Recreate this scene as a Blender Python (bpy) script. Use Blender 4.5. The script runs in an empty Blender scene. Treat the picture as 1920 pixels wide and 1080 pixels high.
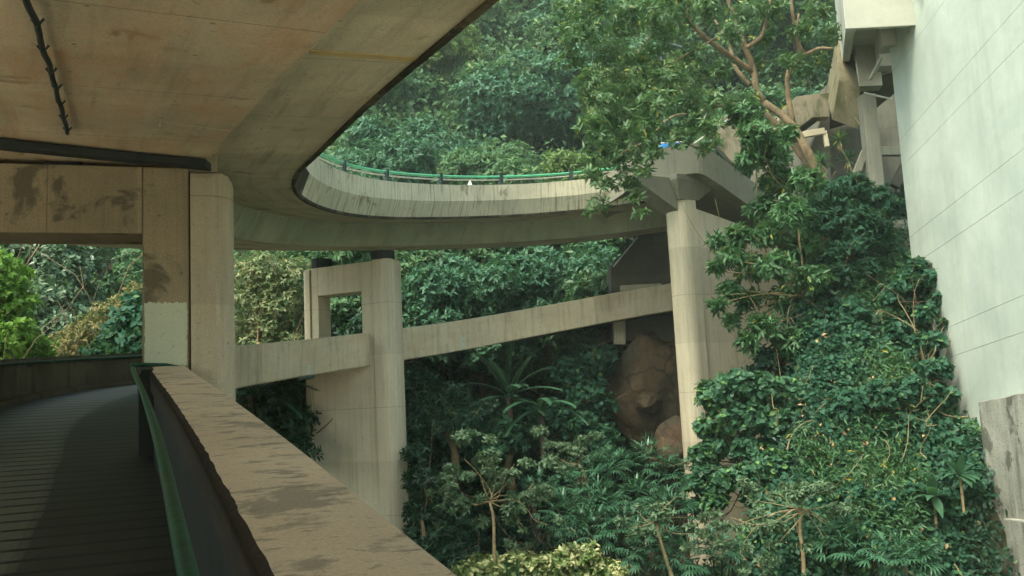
import bpy, bmesh, math, random
import numpy as np
from mathutils import Vector, Matrix
from mathutils import noise as mnoise
C = bpy.context.scene.collection
F = 1707.0
TH, RO = math.radians(7.07), math.radians(2.84)
FWD = np.array([0, math.cos(TH), math.sin(TH)]); UP0 = np.array([0, -math.sin(TH), math.cos(TH)]); R0 = np.array([1.0, 0, 0])
CR = math.cos(RO)*R0 - math.sin(RO)*UP0
CU = math.sin(RO)*R0 + math.cos(RO)*UP0
def P(px, py, Y):
    """point at forward distance Y metres that stands in the direction of a photo position"""
    d = FWD*F + CR*(px-960) + CU*(540-py)
    return d*(Y/d[1])
def V(p): return Vector((float(p[0]), float(p[1]), float(p[2])))

# ------------------------------------------------------------------ objects
LOC = {}
def thing(name, label, cat, loc=(0, 0, 0), group=None):
    o = bpy.data.objects.new(name, None); C.objects.link(o)
    o.empty_display_size = .2
    o.location = [float(v) for v in loc]; o['label'] = label; o['category'] = cat
    if group: o['group'] = group
    return o
def tag(o, label, cat, group=None, kind=None):
    o['label'] = label; o['category'] = cat
    if group: o['group'] = group
    if kind: o['kind'] = kind
    return o
def rootloc(o):
    v = np.zeros(3)
    while o is not None:
        v = v + np.array(o.location); o = o.parent
    return v
def mesh(name, verts, faces, mat, parent=None, uv=None, smooth=False, bevel=0.0, loc=None):
    verts = np.asarray(verts, dtype=float)
    base = rootloc(parent) if parent is not None else (np.array(loc, dtype=float) if loc is not None else np.zeros(3))
    me = bpy.data.meshes.new(name)
    me.from_pydata([tuple(v) for v in (verts-base)], [], [tuple(int(i) for i in f) for f in faces])
    if uv is None:
        bm = bmesh.new(); bm.from_mesh(me)
        bmesh.ops.recalc_face_normals(bm, faces=bm.faces)
        if bevel > 0:
            bmesh.ops.bevel(bm, geom=[e for e in bm.edges if e.calc_face_angle(0) > .5], offset=bevel, segments=2, affect='EDGES', profile=.6)
        lay = bm.loops.layers.uv.new('UVMap')
        for f in bm.faces:
            n = f.normal
            if abs(n.z) > .75: t, b = Vector((1, 0, 0)), Vector((0, 1, 0))
            else:
                t = Vector((-n.y, n.x, 0)).normalized(); b = Vector((0, 0, 1))
            for l in f.loops:
                co = l.vert.co + Vector(base)
                l[lay].uv = (co.dot(t), co.dot(b))
        bm.to_mesh(me); bm.free()
    else:
        ul = me.uv_layers.new(name='UVMap')
        arr = np.empty((len(me.loops), 2), dtype=np.float32); k = 0
        for fu in uv:
            for q in fu: arr[k] = q; k += 1
        ul.data.foreach_set('uv', arr.ravel())
    if isinstance(mat, (list, tuple)):
        for m in mat: me.materials.append(m)
    else: me.materials.append(mat)
    if smooth: me.polygons.foreach_set('use_smooth', [True]*len(me.polygons))
    me.update()
    o = bpy.data.objects.new(name, me); C.objects.link(o)
    if parent is not None: o.parent = parent
    elif loc is not None: o.location = [float(v) for v in loc]
    return o
def prism(name, pts, ext, mat, parent=None, bevel=.012, **k):
    """solid: polygon pts pushed along ext"""
    pts = [np.array(p, dtype=float) for p in pts]; n = len(pts); ext = np.array(ext, dtype=float)
    vs = pts + [p+ext for p in pts]
    fs = [tuple(range(n)), tuple(range(2*n-1, n-1, -1))] + [(i, (i+1) % n, n+(i+1) % n, n+i) for i in range(n)]
    return mesh(name, vs, fs, mat, parent, bevel=bevel, **k)
def frustum(name, A, B, mat, parent=None, bevel=.01, **k):
    n = len(A); vs = list(A)+list(B)
    fs = [tuple(range(n)), tuple(range(2*n-1, n-1, -1))] + [(i, (i+1) % n, n+(i+1) % n, n+i) for i in range(n)]
    return mesh(name, vs, fs, mat, parent, bevel=bevel, **k)
def plan(pts2, z0, z1, name, mat, parent=None, bevel=.012, **k):
    return prism(name, [(x, y, z0) for x, y in pts2], (0, 0, z1-z0), mat, parent, bevel, **k)
def orect(c, a, la, lb):
    """plan rectangle: corner c, direction a, length la along a, lb along its left normal"""
    a = np.array(a, dtype=float); a /= np.linalg.norm(a); b = np.array([-a[1], a[0]]); c = np.array(c, dtype=float)
    return [c, c+a*la, c+a*la+b*lb, c+b*lb]

def crom(pts, step=.25):
    pts = [np.array(p, dtype=float) for p in pts]
    pts = [2*pts[0]-pts[1]]+pts+[2*pts[-1]-pts[-2]]
    out = []
    for i in range(1, len(pts)-2):
        p0, p1, p2, p3 = pts[i-1:i+3]
        n = max(2, int(np.linalg.norm(p2-p1)/step))
        d = [0]
        for a, b in ((p0, p1), (p1, p2), (p2, p3)): d.append(d[-1]+max(1e-4, np.linalg.norm(b-a)**.5))
        for j in range(n):
            t = d[1]+(d[2]-d[1])*j/n
            A1 = (d[1]-t)/(d[1]-d[0])*p0+(t-d[0])/(d[1]-d[0])*p1
            A2 = (d[2]-t)/(d[2]-d[1])*p1+(t-d[1])/(d[2]-d[1])*p2
            A3 = (d[3]-t)/(d[3]-d[2])*p2+(t-d[2])/(d[3]-d[2])*p3
            B1 = (d[2]-t)/(d[2]-d[0])*A1+(t-d[0])/(d[2]-d[0])*A2
            B2 = (d[3]-t)/(d[3]-d[1])*A2+(t-d[1])/(d[3]-d[1])*A3
            out.append((d[2]-t)/(d[2]-d[1])*B1+(t-d[1])/(d[2]-d[1])*B2)
    out.append(pts[-2]); return np.array(out)
def smoothpath(p, it=20):
    p = p.copy()
    for _ in range(it): p[1:-1] = .5*p[1:-1]+.25*(p[:-2]+p[2:])
    return p
def frames(path):
    t = np.gradient(path, axis=0); t2 = t[:, :2]/np.linalg.norm(t[:, :2], axis=1)[:, None]
    nrm = np.stack([-t2[:, 1], t2[:, 0]], 1)
    s = np.concatenate([[0], np.cumsum(np.linalg.norm(np.diff(path, axis=0), axis=1))])
    return nrm, s
def sweep(name, path, prof, mat, parent=None, closed=True, caps=True, smooth=False, wob=0.0, **k):
    """prof(s, i) -> list of (outward, height) ; closed loop profile"""
    nrm, s = frames(path); N = len(path)
    rings = []; vl = None
    for i in range(N):
        pr = prof(s[i], i)
        if vl is None or True:
            vl = [0]
            for a, b in zip(pr, list(pr[1:])+[pr[0]]): vl.append(vl[-1]+math.hypot(b[0]-a[0], b[1]-a[1]))
        rings.append(([(path[i][0]+nrm[i][0]*o, path[i][1]+nrm[i][1]*o, path[i][2]+h) for o, h in pr], vl))
    M = len(rings[0][0]); vs = [v for r in rings for v in r[0]]; fs = []; uv = []
    if wob:
        vs = [(x, y, z+wob*mnoise.noise(Vector((x*9, y*9, z*9)))) for x, y, z in vs]
    for i in range(N-1):
        for j in range(M if closed else M-1):
            j2 = (j+1) % M
            fs.append((i*M+j, i*M+j2, (i+1)*M+j2, (i+1)*M+j))
            a, b = rings[i][1][j], rings[i][1][j+1]; c, d = rings[i+1][1][j], rings[i+1][1][j+1]
            uv.append(((s[i], a), (s[i], b), (s[i+1], d), (s[i+1], c)))
    if caps and closed:
        for f, rg in ((tuple(range(M-1, -1, -1)), 0), (tuple((N-1)*M+j for j in range(M)), N-1)):
            fs.append(f); uv.append([(vs[q][0], vs[q][2]) for q in f])
    return mesh(name, vs, fs, mat, parent, uv=uv, smooth=smooth, **k)
def tube(pts, rad, n=8):
    """tapered tube -> verts, faces"""
    pts = np.array(pts, dtype=float); N = len(pts)
    rad = np.full(N, rad) if np.isscalar(rad) else np.array(rad, dtype=float)
    t = np.gradient(pts, axis=0); t /= np.linalg.norm(t, axis=1)[:, None]+1e-9
    up = np.array([0.31, .2, .93]); vs = []
    for i in range(N):
        a = np.cross(t[i], up); la = np.linalg.norm(a)
        a = a/la if la > .05 else np.array([1.0, 0, 0]); b = np.cross(t[i], a)
        for j in range(n):
            an = 2*math.pi*j/n; vs.append(pts[i]+rad[i]*(math.cos(an)*a+math.sin(an)*b))
    fs = [(i*n+j, i*n+(j+1) % n, (i+1)*n+(j+1) % n, (i+1)*n+j) for i in range(N-1) for j in range(n)]
    fs += [tuple(range(n-1, -1, -1)), tuple((N-1)*n+j for j in range(n))]
    return vs, fs
class MB:
    def __init__(s): s.v = []; s.f = []
    def add(s, vf):
        k = len(s.v); s.v += list(vf[0]); s.f += [tuple(i+k for i in f) for f in vf[1]]; return s
    def box(s, lo, hi):
        x0, y0, z0 = lo; x1, y1, z1 = hi
        return s.add(([(x0, y0, z0), (x1, y0, z0), (x1, y1, z0), (x0, y1, z0), (x0, y0, z1), (x1, y0, z1), (x1, y1, z1), (x0, y1, z1)],
                      [(0, 3, 2, 1), (4, 5, 6, 7), (0, 1, 5, 4), (1, 2, 6, 5), (2, 3, 7, 6), (3, 0, 4, 7)]))
    def build(s, name, mat, parent=None, smooth=False, **k): return mesh(name, s.v, s.f, mat, parent, smooth=smooth, **k)

# ------------------------------------------------------------------ materials
class NT:
    def __init__(s, name):
        s.m = bpy.data.materials.new(name); s.m.use_nodes = True; s.t = s.m.node_tree; s.t.nodes.clear()
        s.out = s.n('ShaderNodeOutputMaterial'); s.b = s.n('ShaderNodeBsdfPrincipled')
        s.l(s.b, 'BSDF', s.out, 'Surface')
    def n(s, typ, **k):
        x = s.t.nodes.new(typ)
        for a, v in k.items(): setattr(x, a, v)
        return x
    def l(s, a, ao, b, bi): s.t.links.new(a.outputs[ao], b.inputs[bi])
    def coord(s, out='UV', scale=(1, 1, 1), rot=0, loc=(0, 0, 0)):
        if not hasattr(s, 'tc'): s.tc = s.n('ShaderNodeTexCoord')
        m = s.n('ShaderNodeMapping'); m.inputs['Scale'].default_value = scale; m.inputs['Rotation'].default_value = (0, 0, rot); m.inputs['Location'].default_value = loc
        s.l(s.tc, out, m, 'Vector'); return m
    def noise(s, mp, scale, detail=5, rough=.6, dist=0):
        x = s.n('ShaderNodeTexNoise'); x.inputs['Scale'].default_value = scale; x.inputs['Detail'].default_value = detail
        x.inputs['Roughness'].default_value = rough; x.inputs['Distortion'].default_value = dist
        s.l(mp, 'Vector', x, 'Vector'); return x
    def ramp(s, src, so, lo, hi, a=0., b=1.):
        x = s.n('ShaderNodeMapRange'); x.inputs['From Min'].default_value = lo; x.inputs['From Max'].default_value = hi
        x.inputs['To Min'].default_value = a; x.inputs['To Max'].default_value = b
        s.l(src, so, x, 'Value'); return x
    def mix(s, fac, a, b, mode='MIX'):
        x = s.n('ShaderNodeMix', data_type='RGBA', blend_type=mode)
        for i, v in ((0, fac), (6, a), (7, b)):
            if isinstance(v, tuple) and len(v) == 2 and not isinstance(v[0], (int, float)): s.t.links.new(v[0].outputs[v[1]], x.inputs[i])
            elif isinstance(v, (tuple, list)): x.inputs[i].default_value = (*v, 1) if len(v) == 3 else v
            else: x.inputs[i].default_value = v
        return (x, 2)
    def math(s, op, a, b=0.):
        x = s.n('ShaderNodeMath', operation=op)
        for i, v in ((0, a), (1, b)):
            if isinstance(v, tuple): s.t.links.new(v[0].outputs[v[1]], x.inputs[i])
            else: x.inputs[i].default_value = v
        return (x, 0)
    def col(s, v): s.t.links.new(v[0].outputs[v[1]], s.b.inputs['Base Color'])

def concrete(name, c1, c2, dark=(.05, .045, .035), streak=.4, blotch=.5, blot_col=None, blot_lo=.56, moss=0., rust=0., rustcol=(.38, .19, .08),
             board=0., seams=0., seamdir=0, rough=.85, bump=.35, fleck=.35, sx=7., grain=.25, stretch=.3, loc=(0, 0, 0), edge_v=None):
    t = NT(name); uv = t.coord('UV', loc=loc)
    big = t.noise(uv, .45, 4, .6, .3)
    c = t.mix((t.ramp(big, 'Fac', .35, .65), 0), c1, c2)
    mp = t.coord('UV', (1, 1, 1), loc=(3.1, 7.7, 0)); mid = t.noise(mp, 1.9, 8, .7, .4)
    c = t.mix(t.math('MULTIPLY', (t.ramp(mid, 'Fac', .45, .8), 0), blotch*.6), c, tuple(.6*q for q in c2))
    if streak:
        st = t.noise(t.coord('UV', (sx, stretch, 1)), 1.0, 6, .65)
        st2 = t.noise(t.coord('UV', (.5, .5, 1), loc=(9, 2, 0)), 1.0, 2)
        f = t.math('MULTIPLY', (t.ramp(st, 'Fac', .5, .72), 0), (t.ramp(st2, 'Fac', .30, .5, .25, 1), 0))
        c = t.mix(t.math('MULTIPLY', f, streak), c, dark)
        l2 = t.noise(t.coord('UV', (sx*1.4, stretch, 1), loc=(5, 5, 0)), 1.0, 5, .6)
        c = t.mix(t.math('MULTIPLY', (t.ramp(l2, 'Fac', .55, .75), 0), streak*.5), c, tuple(min(1, 1.35*q) for q in c1))
    if blot_col is not None:
        bn = t.noise(t.coord('UV', (1, 1, 1), loc=(1.3, 4.4, 0)), 1.3, 8, .62, .5)
        c = t.mix((t.ramp(bn, 'Fac', blot_lo, blot_lo+.06, 0, .8), 0), c, blot_col)
    if rust:
        rn = t.noise(t.coord('UV', (.7, 1.6, 1), loc=(2, 9, 0)), 1.1, 7, .7, .4)
        c = t.mix(t.math('MULTIPLY', (t.ramp(rn, 'Fac', .45, .72), 0), rust), c, rustcol)
    if moss:
        mn = t.noise(t.coord('UV', (1.4, .7, 1), loc=(6, 1, 0)), 1.2, 7, .65, .3)
        c = t.mix(t.math('MULTIPLY', (t.ramp(mn, 'Fac', .48, .62), 0), moss), c, (.06, .075, .03))
    if seams:
        sp = t.n('ShaderNodeSeparateXYZ'); t.l(uv, 'Vector', sp, 'Vector')
        q = t.math('ABSOLUTE', t.math('SUBTRACT', t.math('FRACT', t.math('MULTIPLY', (sp, seamdir), 1/seams)), .5))
        c = t.mix(t.math('MULTIPLY', t.math('GREATER_THAN', q, .5-.008/seams), .55), c, dark)
    if board:
        w = t.noise(t.coord('UV', (.15, 9., 1)), 1.0, 4, .6)
        c = t.mix(t.math('MULTIPLY', (t.ramp(w, 'Fac', .4, .7), 0), board), c, tuple(.62*q for q in c1))
    fk = t.noise(t.coord('UV', (1, 1, 1), loc=(11, 3, 0)), 11, 8, .75, .3)
    c = t.mix(t.math('MULTIPLY', (t.ramp(fk, 'Fac', .57, .66), 0), fleck), c, dark)
    if seams:
        wn_ = t.n('ShaderNodeTexWhiteNoise', noise_dimensions='1D'); fl = t.math('FLOOR', t.math('ADD', t.math('MULTIPLY', (sp, seamdir), 1/seams), .5)); t.t.links.new(fl[0].outputs[0], wn_.inputs['W'])
        pg = t.ramp(wn_, 'Value', 0, 1, .84, 1.1); pc = t.n('ShaderNodeCombineColor'); [t.l(pg, 0, pc, i) for i in range(3)]
        c = t.mix(1.0, c, (pc, 0), 'MULTIPLY')
        th = t.n('ShaderNodeTexVoronoi', voronoi_dimensions='2D'); th.inputs['Scale'].default_value = 1/.9; th.inputs['Randomness'].default_value = .12; t.l(uv, 'Vector', th, 'Vector')
        c = t.mix(t.math('MULTIPLY', t.math('LESS_THAN', (th, 'Distance'), .022), .6), c, dark)
    g = t.noise(uv, 38, 4, .7)
    gg = t.ramp(g, 'Fac', .25, .75, 1-grain, 1+grain*.5)
    cc = t.n('ShaderNodeCombineColor'); [t.l(gg, 0, cc, i) for i in range(3)]
    c = t.mix(1.0, c, (cc, 0), 'MULTIPLY'); t.col(c)
    t.b.inputs['Roughness'].default_value = rough; t.b.inputs['Specular IOR Level'].default_value = .25
    bp = t.n('ShaderNodeBump'); bp.inputs['Strength'].default_value = bump; bp.inputs['Distance'].default_value = .02
    hh = t.math('ADD', (mid, 0), t.math('MULTIPLY', (g, 0), .6))
    t.t.links.new(hh[0].outputs[0], bp.inputs['Height']); t.l(bp, 0, t.b, 'Normal')
    return t.m

def leafmat(name, c1, c2, c3=None, f3=.0, rough=.5, trans=.3, spec=.35, nscale=.5):
    t = NT(name)
    ge = t.n('ShaderNodeNewGeometry'); ob = t.coord('Object'); nz = t.noise(ob, nscale, 3, .5)
    f = t.math('ADD', t.math('MULTIPLY', (ge, 'Random Per Island'), .55), t.math('MULTIPLY', (t.ramp(nz, 'Fac', .3, .7), 0), .45))
    c = t.mix(f, c1, c2)
    if c3 is not None:
        r2 = t.math('FRACT', t.math('MULTIPLY', (ge, 'Random Per Island'), 37.7))
        n3 = t.noise(t.coord('Object', loc=(8, 3, 1)), nscale*1.7, 3, .5)
        q = t.math('LESS_THAN', r2, t.math('MULTIPLY', (t.ramp(n3, 'Fac', .38, .62), 0), f3))
        c = t.mix(q, c, c3)
    t.col(c); t.b.inputs['Roughness'].default_value = rough; t.b.inputs['Specular IOR Level'].default_value = spec
    if trans:
        tr = t.n('ShaderNodeBsdfTranslucent'); mx = t.n('ShaderNodeMixShader'); mx.inputs[0].default_value = trans
        c4 = t.mix(.5, c, (.11, .23, .05)); t.t.links.new(c4[0].outputs[2], tr.inputs['Color'])
        t.l(t.b, 0, mx, 1); t.l(tr, 0, mx, 2); t.l(mx, 0, t.out, 'Surface')
    return t.m
def simple(name, col, rough=.6, metal=0., var=.25, scale=8., col2=None, f2=.6, bump=.1, spec=.4):
    t = NT(name); t.b.inputs['Specular IOR Level'].default_value = spec; ob = t.coord('Object'); nz = t.noise(ob, scale, 6, .65)
    c = t.mix((t.ramp(nz, 'Fac', .3, .7), 0), tuple(q*(1-var) for q in col), tuple(min(1, q*(1+var)) for q in col))
    if col2 is not None:
        n2 = t.noise(t.coord('Object', loc=(4, 4, 4)), scale*1.7, 7, .7)
        c = t.mix((t.ramp(n2, 'Fac', f2, f2+.05), 0), c, col2)
    t.col(c); t.b.inputs['Roughness'].default_value = rough; t.b.inputs['Metallic'].default_value = metal
    bp = t.n('ShaderNodeBump'); bp.inputs['Strength'].default_value = bump; bp.inputs['Distance'].default_value = .01
    t.l(nz, 0, bp, 'Height'); t.l(bp, 0, t.b, 'Normal'); return t.m

M = {}
def copingmat():
    t = NT('coping_concrete'); uv = t.coord('UV'); a = t.noise(uv, .9, 5, .6)
    c = t.mix((t.ramp(a, 'Fac', .35, .65), 0), (.66, .50, .335), (.53, .395, .255))
    for sc_, lo, am, lc in (((1.7, 1.0, 1), .555, .6, 0), ((5.5, 2.6, 1), .565, .6, 3), ((15, 8, 1), .585, .55, 7)):
        n_ = t.noise(t.coord('UV', sc_, loc=(lc, lc, 0)), 1.0, 9, .68, .25); c = t.mix(t.math('MULTIPLY', (t.ramp(n_, 'Fac', lo, lo+.045), 0), am), c, (.15, .125, .085))
    g = t.noise(uv, 60, 5, .75); gg = t.ramp(g, 'Fac', .25, .75, .72, 1.18); cc = t.n('ShaderNodeCombineColor'); [t.l(gg, 0, cc, i) for i in range(3)]
    c = t.mix(1.0, c, (cc, 0), 'MULTIPLY'); t.col(c); t.b.inputs['Roughness'].default_value = .9
    bp = t.n('ShaderNodeBump'); bp.inputs['Strength'].default_value = .6; bp.inputs['Distance'].default_value = .006; t.l(g, 0, bp, 'Height'); t.l(bp, 0, t.b, 'Normal'); return t.m
M['coping'] = copingmat()
M['inner_wall'] = concrete('stained_parapet', (.19, .165, .12), (.08, .07, .052), streak=.8, blotch=.8, dark=(.03, .03, .022), sx=4, stretch=.5)
M['near_wall'] = concrete('dark_parapet', (.035, .035, .028), (.02, .022, .018), streak=.5, blotch=.8, dark=(.01, .01, .01), sx=4, stretch=.5)  # darker copy of the parapet concrete for the near inner face
M['lip'] = concrete('parapet_lip', (.05, .038, .026), (.03, .024, .016), streak=.3, blotch=.9, grain=.5, bump=.8)
M['fascia'] = concrete('fascia_concrete', (.62, .53, .375), (.51, .44, .31), streak=.65, blotch=.6, rust=.35, rustcol=(.42, .24, .12), dark=(.16, .15, .10), sx=5, stretch=.5, seams=6.5)
M['fascia_far'] = concrete('weathered_fascia', (.60, .55, .40), (.46, .43, .32), streak=1.0, blotch=.7, dark=(.07, .065, .045), sx=12, stretch=.6, grain=.3, blot_col=(.20, .18, .12), blot_lo=.60)
M['soffit_warm'] = concrete('soffit_stained', (.60, .49, .355), (.44, .365, .26), streak=.35, sx=.35, stretch=5, rust=.75, rustcol=(.52, .29, .15), blotch=.7, seams=2.4, seamdir=0, dark=(.10, .08, .05), blot_col=(.20, .15, .09), blot_lo=.60)
M['soffit_cool'] = concrete('soffit_grey', (.66, .58, .42), (.50, .45, .33), streak=.45, sx=.4, stretch=5, blotch=.7, dark=(.12, .10, .06), blot_col=(.22, .19, .13), blot_lo=.60, rust=.2, seams=2.6, seamdir=0)
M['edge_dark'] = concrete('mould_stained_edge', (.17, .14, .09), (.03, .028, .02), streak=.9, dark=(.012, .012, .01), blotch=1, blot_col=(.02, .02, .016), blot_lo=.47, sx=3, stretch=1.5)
M['web'] = concrete('web_concrete', (.42, .42, .31), (.30, .33, .25), streak=.5, blotch=.6, dark=(.10, .11, .085), sx=2.2, stretch=.6, seams=4.5)
M['pier'] = concrete('pier_concrete', (.48, .41, .30), (.40, .34, .25), streak=.25, blotch=.5, dark=(.15, .12, .08), grain=.25, seams=3.0, seamdir=1)
M['pier_stained'] = concrete('pier_stained', (.33, .265, .175), (.23, .185, .125), streak=.3, blotch=.5, dark=(.10, .08, .05), blot_col=(.09, .08, .055), blot_lo=.555, grain=.3, seams=2.2)
M['pier_pale'] = concrete('pier_pale', (.62, .54, .395), (.51, .45, .33), streak=.4, blotch=.4, dark=(.2, .18, .13), grain=.2, seams=2.9, seamdir=1)
M['patch'] = concrete('pale_paint', (.50, .52, .40), (.46, .485, .38), streak=.05, blotch=.15, grain=.15, bump=.1)
M['wall'] = concrete('smooth_pale_concrete', (.50, .55, .48), (.40, .45, .40), streak=.3, blotch=.4, dark=(.22, .23, .18), fleck=.12, sx=1.4, stretch=.12, grain=.12, bump=.1)
M['base'] = concrete('weathered_base', (.46, .45, .38), (.30, .30, .25), streak=1.0, blotch=.9, dark=(.05, .05, .04), sx=3, stretch=.4, grain=.5, bump=.8, fleck=.7, blot_col=(.09, .09, .07), blot_lo=.54)
M['white'] = concrete('whitewashed_concrete', (.50, .49, .42), (.40, .40, .34), streak=.2, blotch=.4, dark=(.3, .28, .2), grain=.15)
M['grey'] = concrete('grey_concrete', (.27, .26, .20), (.21, .205, .155), streak=.5, blotch=.6, dark=(.09, .09, .07), grain=.25)
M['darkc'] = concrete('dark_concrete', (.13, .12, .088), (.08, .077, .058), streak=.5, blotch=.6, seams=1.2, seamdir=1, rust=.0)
M['mossy'] = concrete('mossy_concrete', (.30, .26, .19), (.20, .18, .13), streak=.6, moss=.9, blotch=.8)
M['yellow'] = concrete('ochre_concrete', (.24, .20, .115), (.16, .14, .09), streak=.7, moss=.8, blotch=.7, dark=(.14, .12, .07))
M['green_rail'] = simple('green_paint', (.005, .048, .026), .45, 0, .5, 14, (.07, .04, .028), .58, .4, .2)
M['green_bright'] = simple('green_paint_pale', (.07, .34, .18), .4, 0, .2, 5, (.30, .36, .28), .62)
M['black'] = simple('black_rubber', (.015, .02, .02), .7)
M['dark_metal'] = simple('dark_metal', (.03, .05, .045), .5, .3)
M['yellow_paint'] = simple('yellow_strip', (.52, .38, .17), .7, 0, .15, 4)
M['bark'] = simple('bark', (.20, .145, .085), .9, 0, .45, 5, (.10, .085, .05), .58, .6)
M['bark_pale'] = simple('pale_bark', (.26, .20, .11), .9, 0, .4, 6, (.12, .11, .06), .6, .5)
M['bark_dark'] = simple('dark_bark', (.07, .055, .04), .9, 0, .4, 6, bump=.5)
M['soil'] = simple('soil', (.035, .035, .018), .95, 0, .5, 1.5, (.02, .035, .012), .5, .5)
M['blue'] = simple('blue_paint', (.03, .20, .50), .3, 0, .1)
M['glass'] = simple('car_glass', (.05, .07, .08), .1, 0, .1)
M['whitep'] = simple('white_paint', (.75, .75, .70), .5, 0, .1)
M['metal'] = simple('grey_metal', (.45, .45, .40), .5, .4)
M['dry'] = simple('dry_leaf', (.30, .20, .10), .9, 0, .4, 4)
def rockmat():
    t = NT('orange_rock'); ob = t.coord('Object'); a = t.noise(ob, .8, 6, .6, .6); b = t.noise(t.coord('Object', loc=(5, 2, 8)), .7, 5, .6, .8)
    c = t.mix((t.ramp(a, 'Fac', .35, .65), 0), (.085, .048, .024), (.15, .10, .055)); c = t.mix((t.ramp(b, 'Fac', .5, .62), 0), c, (.07, .06, .035))
    vo = t.n('ShaderNodeTexVoronoi', feature='DISTANCE_TO_EDGE'); vo.inputs['Scale'].default_value = .38; dm = t.n('ShaderNodeVectorMath', operation='ADD'); t.l(ob, 'Vector', dm, 0); t.l(a, 'Color', dm, 1); t.l(dm, 0, vo, 'Vector')
    c = t.mix((t.ramp(vo, 'Distance', .0,   .025, .7, 0), 0), c, (.015, .013, .01))
    g = t.noise(ob, 9, 8, .7); c = t.mix(t.math('MULTIPLY', (t.ramp(g, 'Fac', .5, .7), 0), .4), c, (.10, .075, .045)); t.col(c)
    t.b.inputs['Roughness'].default_value = .8
    bp = t.n('ShaderNodeBump'); bp.inputs['Strength'].default_value = .6; bp.inputs['Distance'].default_value = .18; t.l(g, 0, bp, 'Height'); t.l(bp, 0, t.b, 'Normal'); return t.m
M['rock'] = rockmat()
def deckmat():
    t = NT('ribbed_ramp'); uv = t.coord('UV'); sp = t.n('ShaderNodeSeparateXYZ'); t.l(uv, 'Vector', sp, 'Vector')
    a = t.noise(uv, .8, 6, .6, .3)
    wob = t.math('MULTIPLY', (t.noise(t.coord('UV', (1, 1, 1)), 2.5, 3), 0), .05)
    q = t.math('FRACT', t.math('MULTIPLY', t.math('ADD', (sp, 0), wob), 1/.36))
    groove = t.math('LESS_THAN', q, .22)
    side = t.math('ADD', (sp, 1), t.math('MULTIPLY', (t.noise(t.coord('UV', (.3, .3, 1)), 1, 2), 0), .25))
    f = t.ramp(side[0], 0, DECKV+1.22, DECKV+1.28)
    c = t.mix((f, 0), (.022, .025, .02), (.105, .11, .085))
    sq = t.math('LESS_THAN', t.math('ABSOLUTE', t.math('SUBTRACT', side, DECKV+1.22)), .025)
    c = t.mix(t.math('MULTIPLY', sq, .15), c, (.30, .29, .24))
    c = t.mix((t.ramp(a, 'Fac', .4, .7, 0, .55), 0), c, (.05, .05, .04))
    c = t.mix(t.math('MULTIPLY', groove, .95), c, (.004, .005, .004)); t.col(c)
    t.b.inputs['Roughness'].default_value = .55; t.b.inputs['Specular IOR Level'].default_value = .3
    g = t.noise(uv, 30, 5, .7)
    bp = t.n('ShaderNodeBump'); bp.inputs['Strength'].default_value = .6; bp.inputs['Distance'].default_value = .03
    hh = t.math('SUBTRACT', t.math('MULTIPLY', (g, 0), .3), t.math('MULTIPLY', groove, 1.)); t.t.links.new(hh[0].outputs[0], bp.inputs['Height']); t.l(bp, 0, t.b, 'Normal')
    return t.m
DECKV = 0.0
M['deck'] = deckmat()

# ------------------------------------------------------------------ lower ramp (the one the camera stands on)
def ss(a, b, x): x = min(1, max(0, (x-a)/(b-a))); return x*x*(3-2*x)
near = [P(865, 1075, 2.45), P(750, 985, 2.97), P(565, 840, 4.68), P(435, 745, 7.5), P(350, 686, 12.1)]
d0 = (near[3]-near[0])/(near[3][1]-near[0][1])
lp = crom([near[0]-d0*9, near[0]-d0*5, near[0], near[2], near[3], near[4], P(338, 664, 16), P(435, 650, 20), P(580, 636, 23.5), P(700, 622, 25.5),
           P(860, 601, 28), P(1000, 577, 29.5), P(1175, 545, 30.5), P(1275, 528, 30.6), P(1400, 509, 29.8)], .2)
lp = smoothpath(lp, 10)
_, LS = frames(lp)
s12 = LS[np.argmin(abs(lp[:, 1]-12.1)+(abs(lp[:, 0]+4.3)))]
lower = thing('lower_ramp', 'curving concrete ramp with ribbed deck that the viewer stands on, climbing behind the columns', 'ramp', (-2, 6, -1.5))
def lower_dims(s):
    k = ss(s12, s12+9, s); return -1.08+.30*k, -1.38+.44*k
W_OUT = 3.55
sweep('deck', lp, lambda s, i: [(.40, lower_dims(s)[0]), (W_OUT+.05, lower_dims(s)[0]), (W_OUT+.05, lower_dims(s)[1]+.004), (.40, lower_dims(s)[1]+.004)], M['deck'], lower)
def near_coping(s, i):
    j = .012*mnoise.noise(Vector((lp[i][0]*6, lp[i][1]*6, 0)))
    return [(0, 0), (.03, .012), (.44, .012+j*.3), (.475+j, -.005), (.47+j, -.11), (.445, -.13), (.03, -.13), (0, -.12)]
ncut = int(np.argmin(abs(LS-(s12-.03))))
dense = crom(lp[:ncut+1][::4], .05)
_, DS = frames(dense)
def cop2(s, i):
    q = dense[i]; j = .008*mnoise.noise(Vector((q[0]*5, q[1]*5, 0)))+.004*mnoise.noise(Vector((q[0]*22, q[1]*22, 3)))
    return [(0, -.02), (.03, .01), (.25, .012), (.455+j, .008), (.482+j, -.02), (.476+j*.5, -.10), (.470, -.15), (.03, -.15), (0, -.12)]
o = sweep('coping', dense, cop2, [M['coping'], M['lip']], lower)
for f in o.data.polygons:
    if f.index % 9 in (3, 4, 5): f.material_index = 1
sweep('parapet_lip', dense, lambda s, i: [(.432, -.152), (.468, -.146), (.468, -.23), (.432, -.25)], M['lip'], lower)
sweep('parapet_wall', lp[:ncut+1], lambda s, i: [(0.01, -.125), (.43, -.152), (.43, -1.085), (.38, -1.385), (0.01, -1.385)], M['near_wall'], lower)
far = lp[ncut:]
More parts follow.
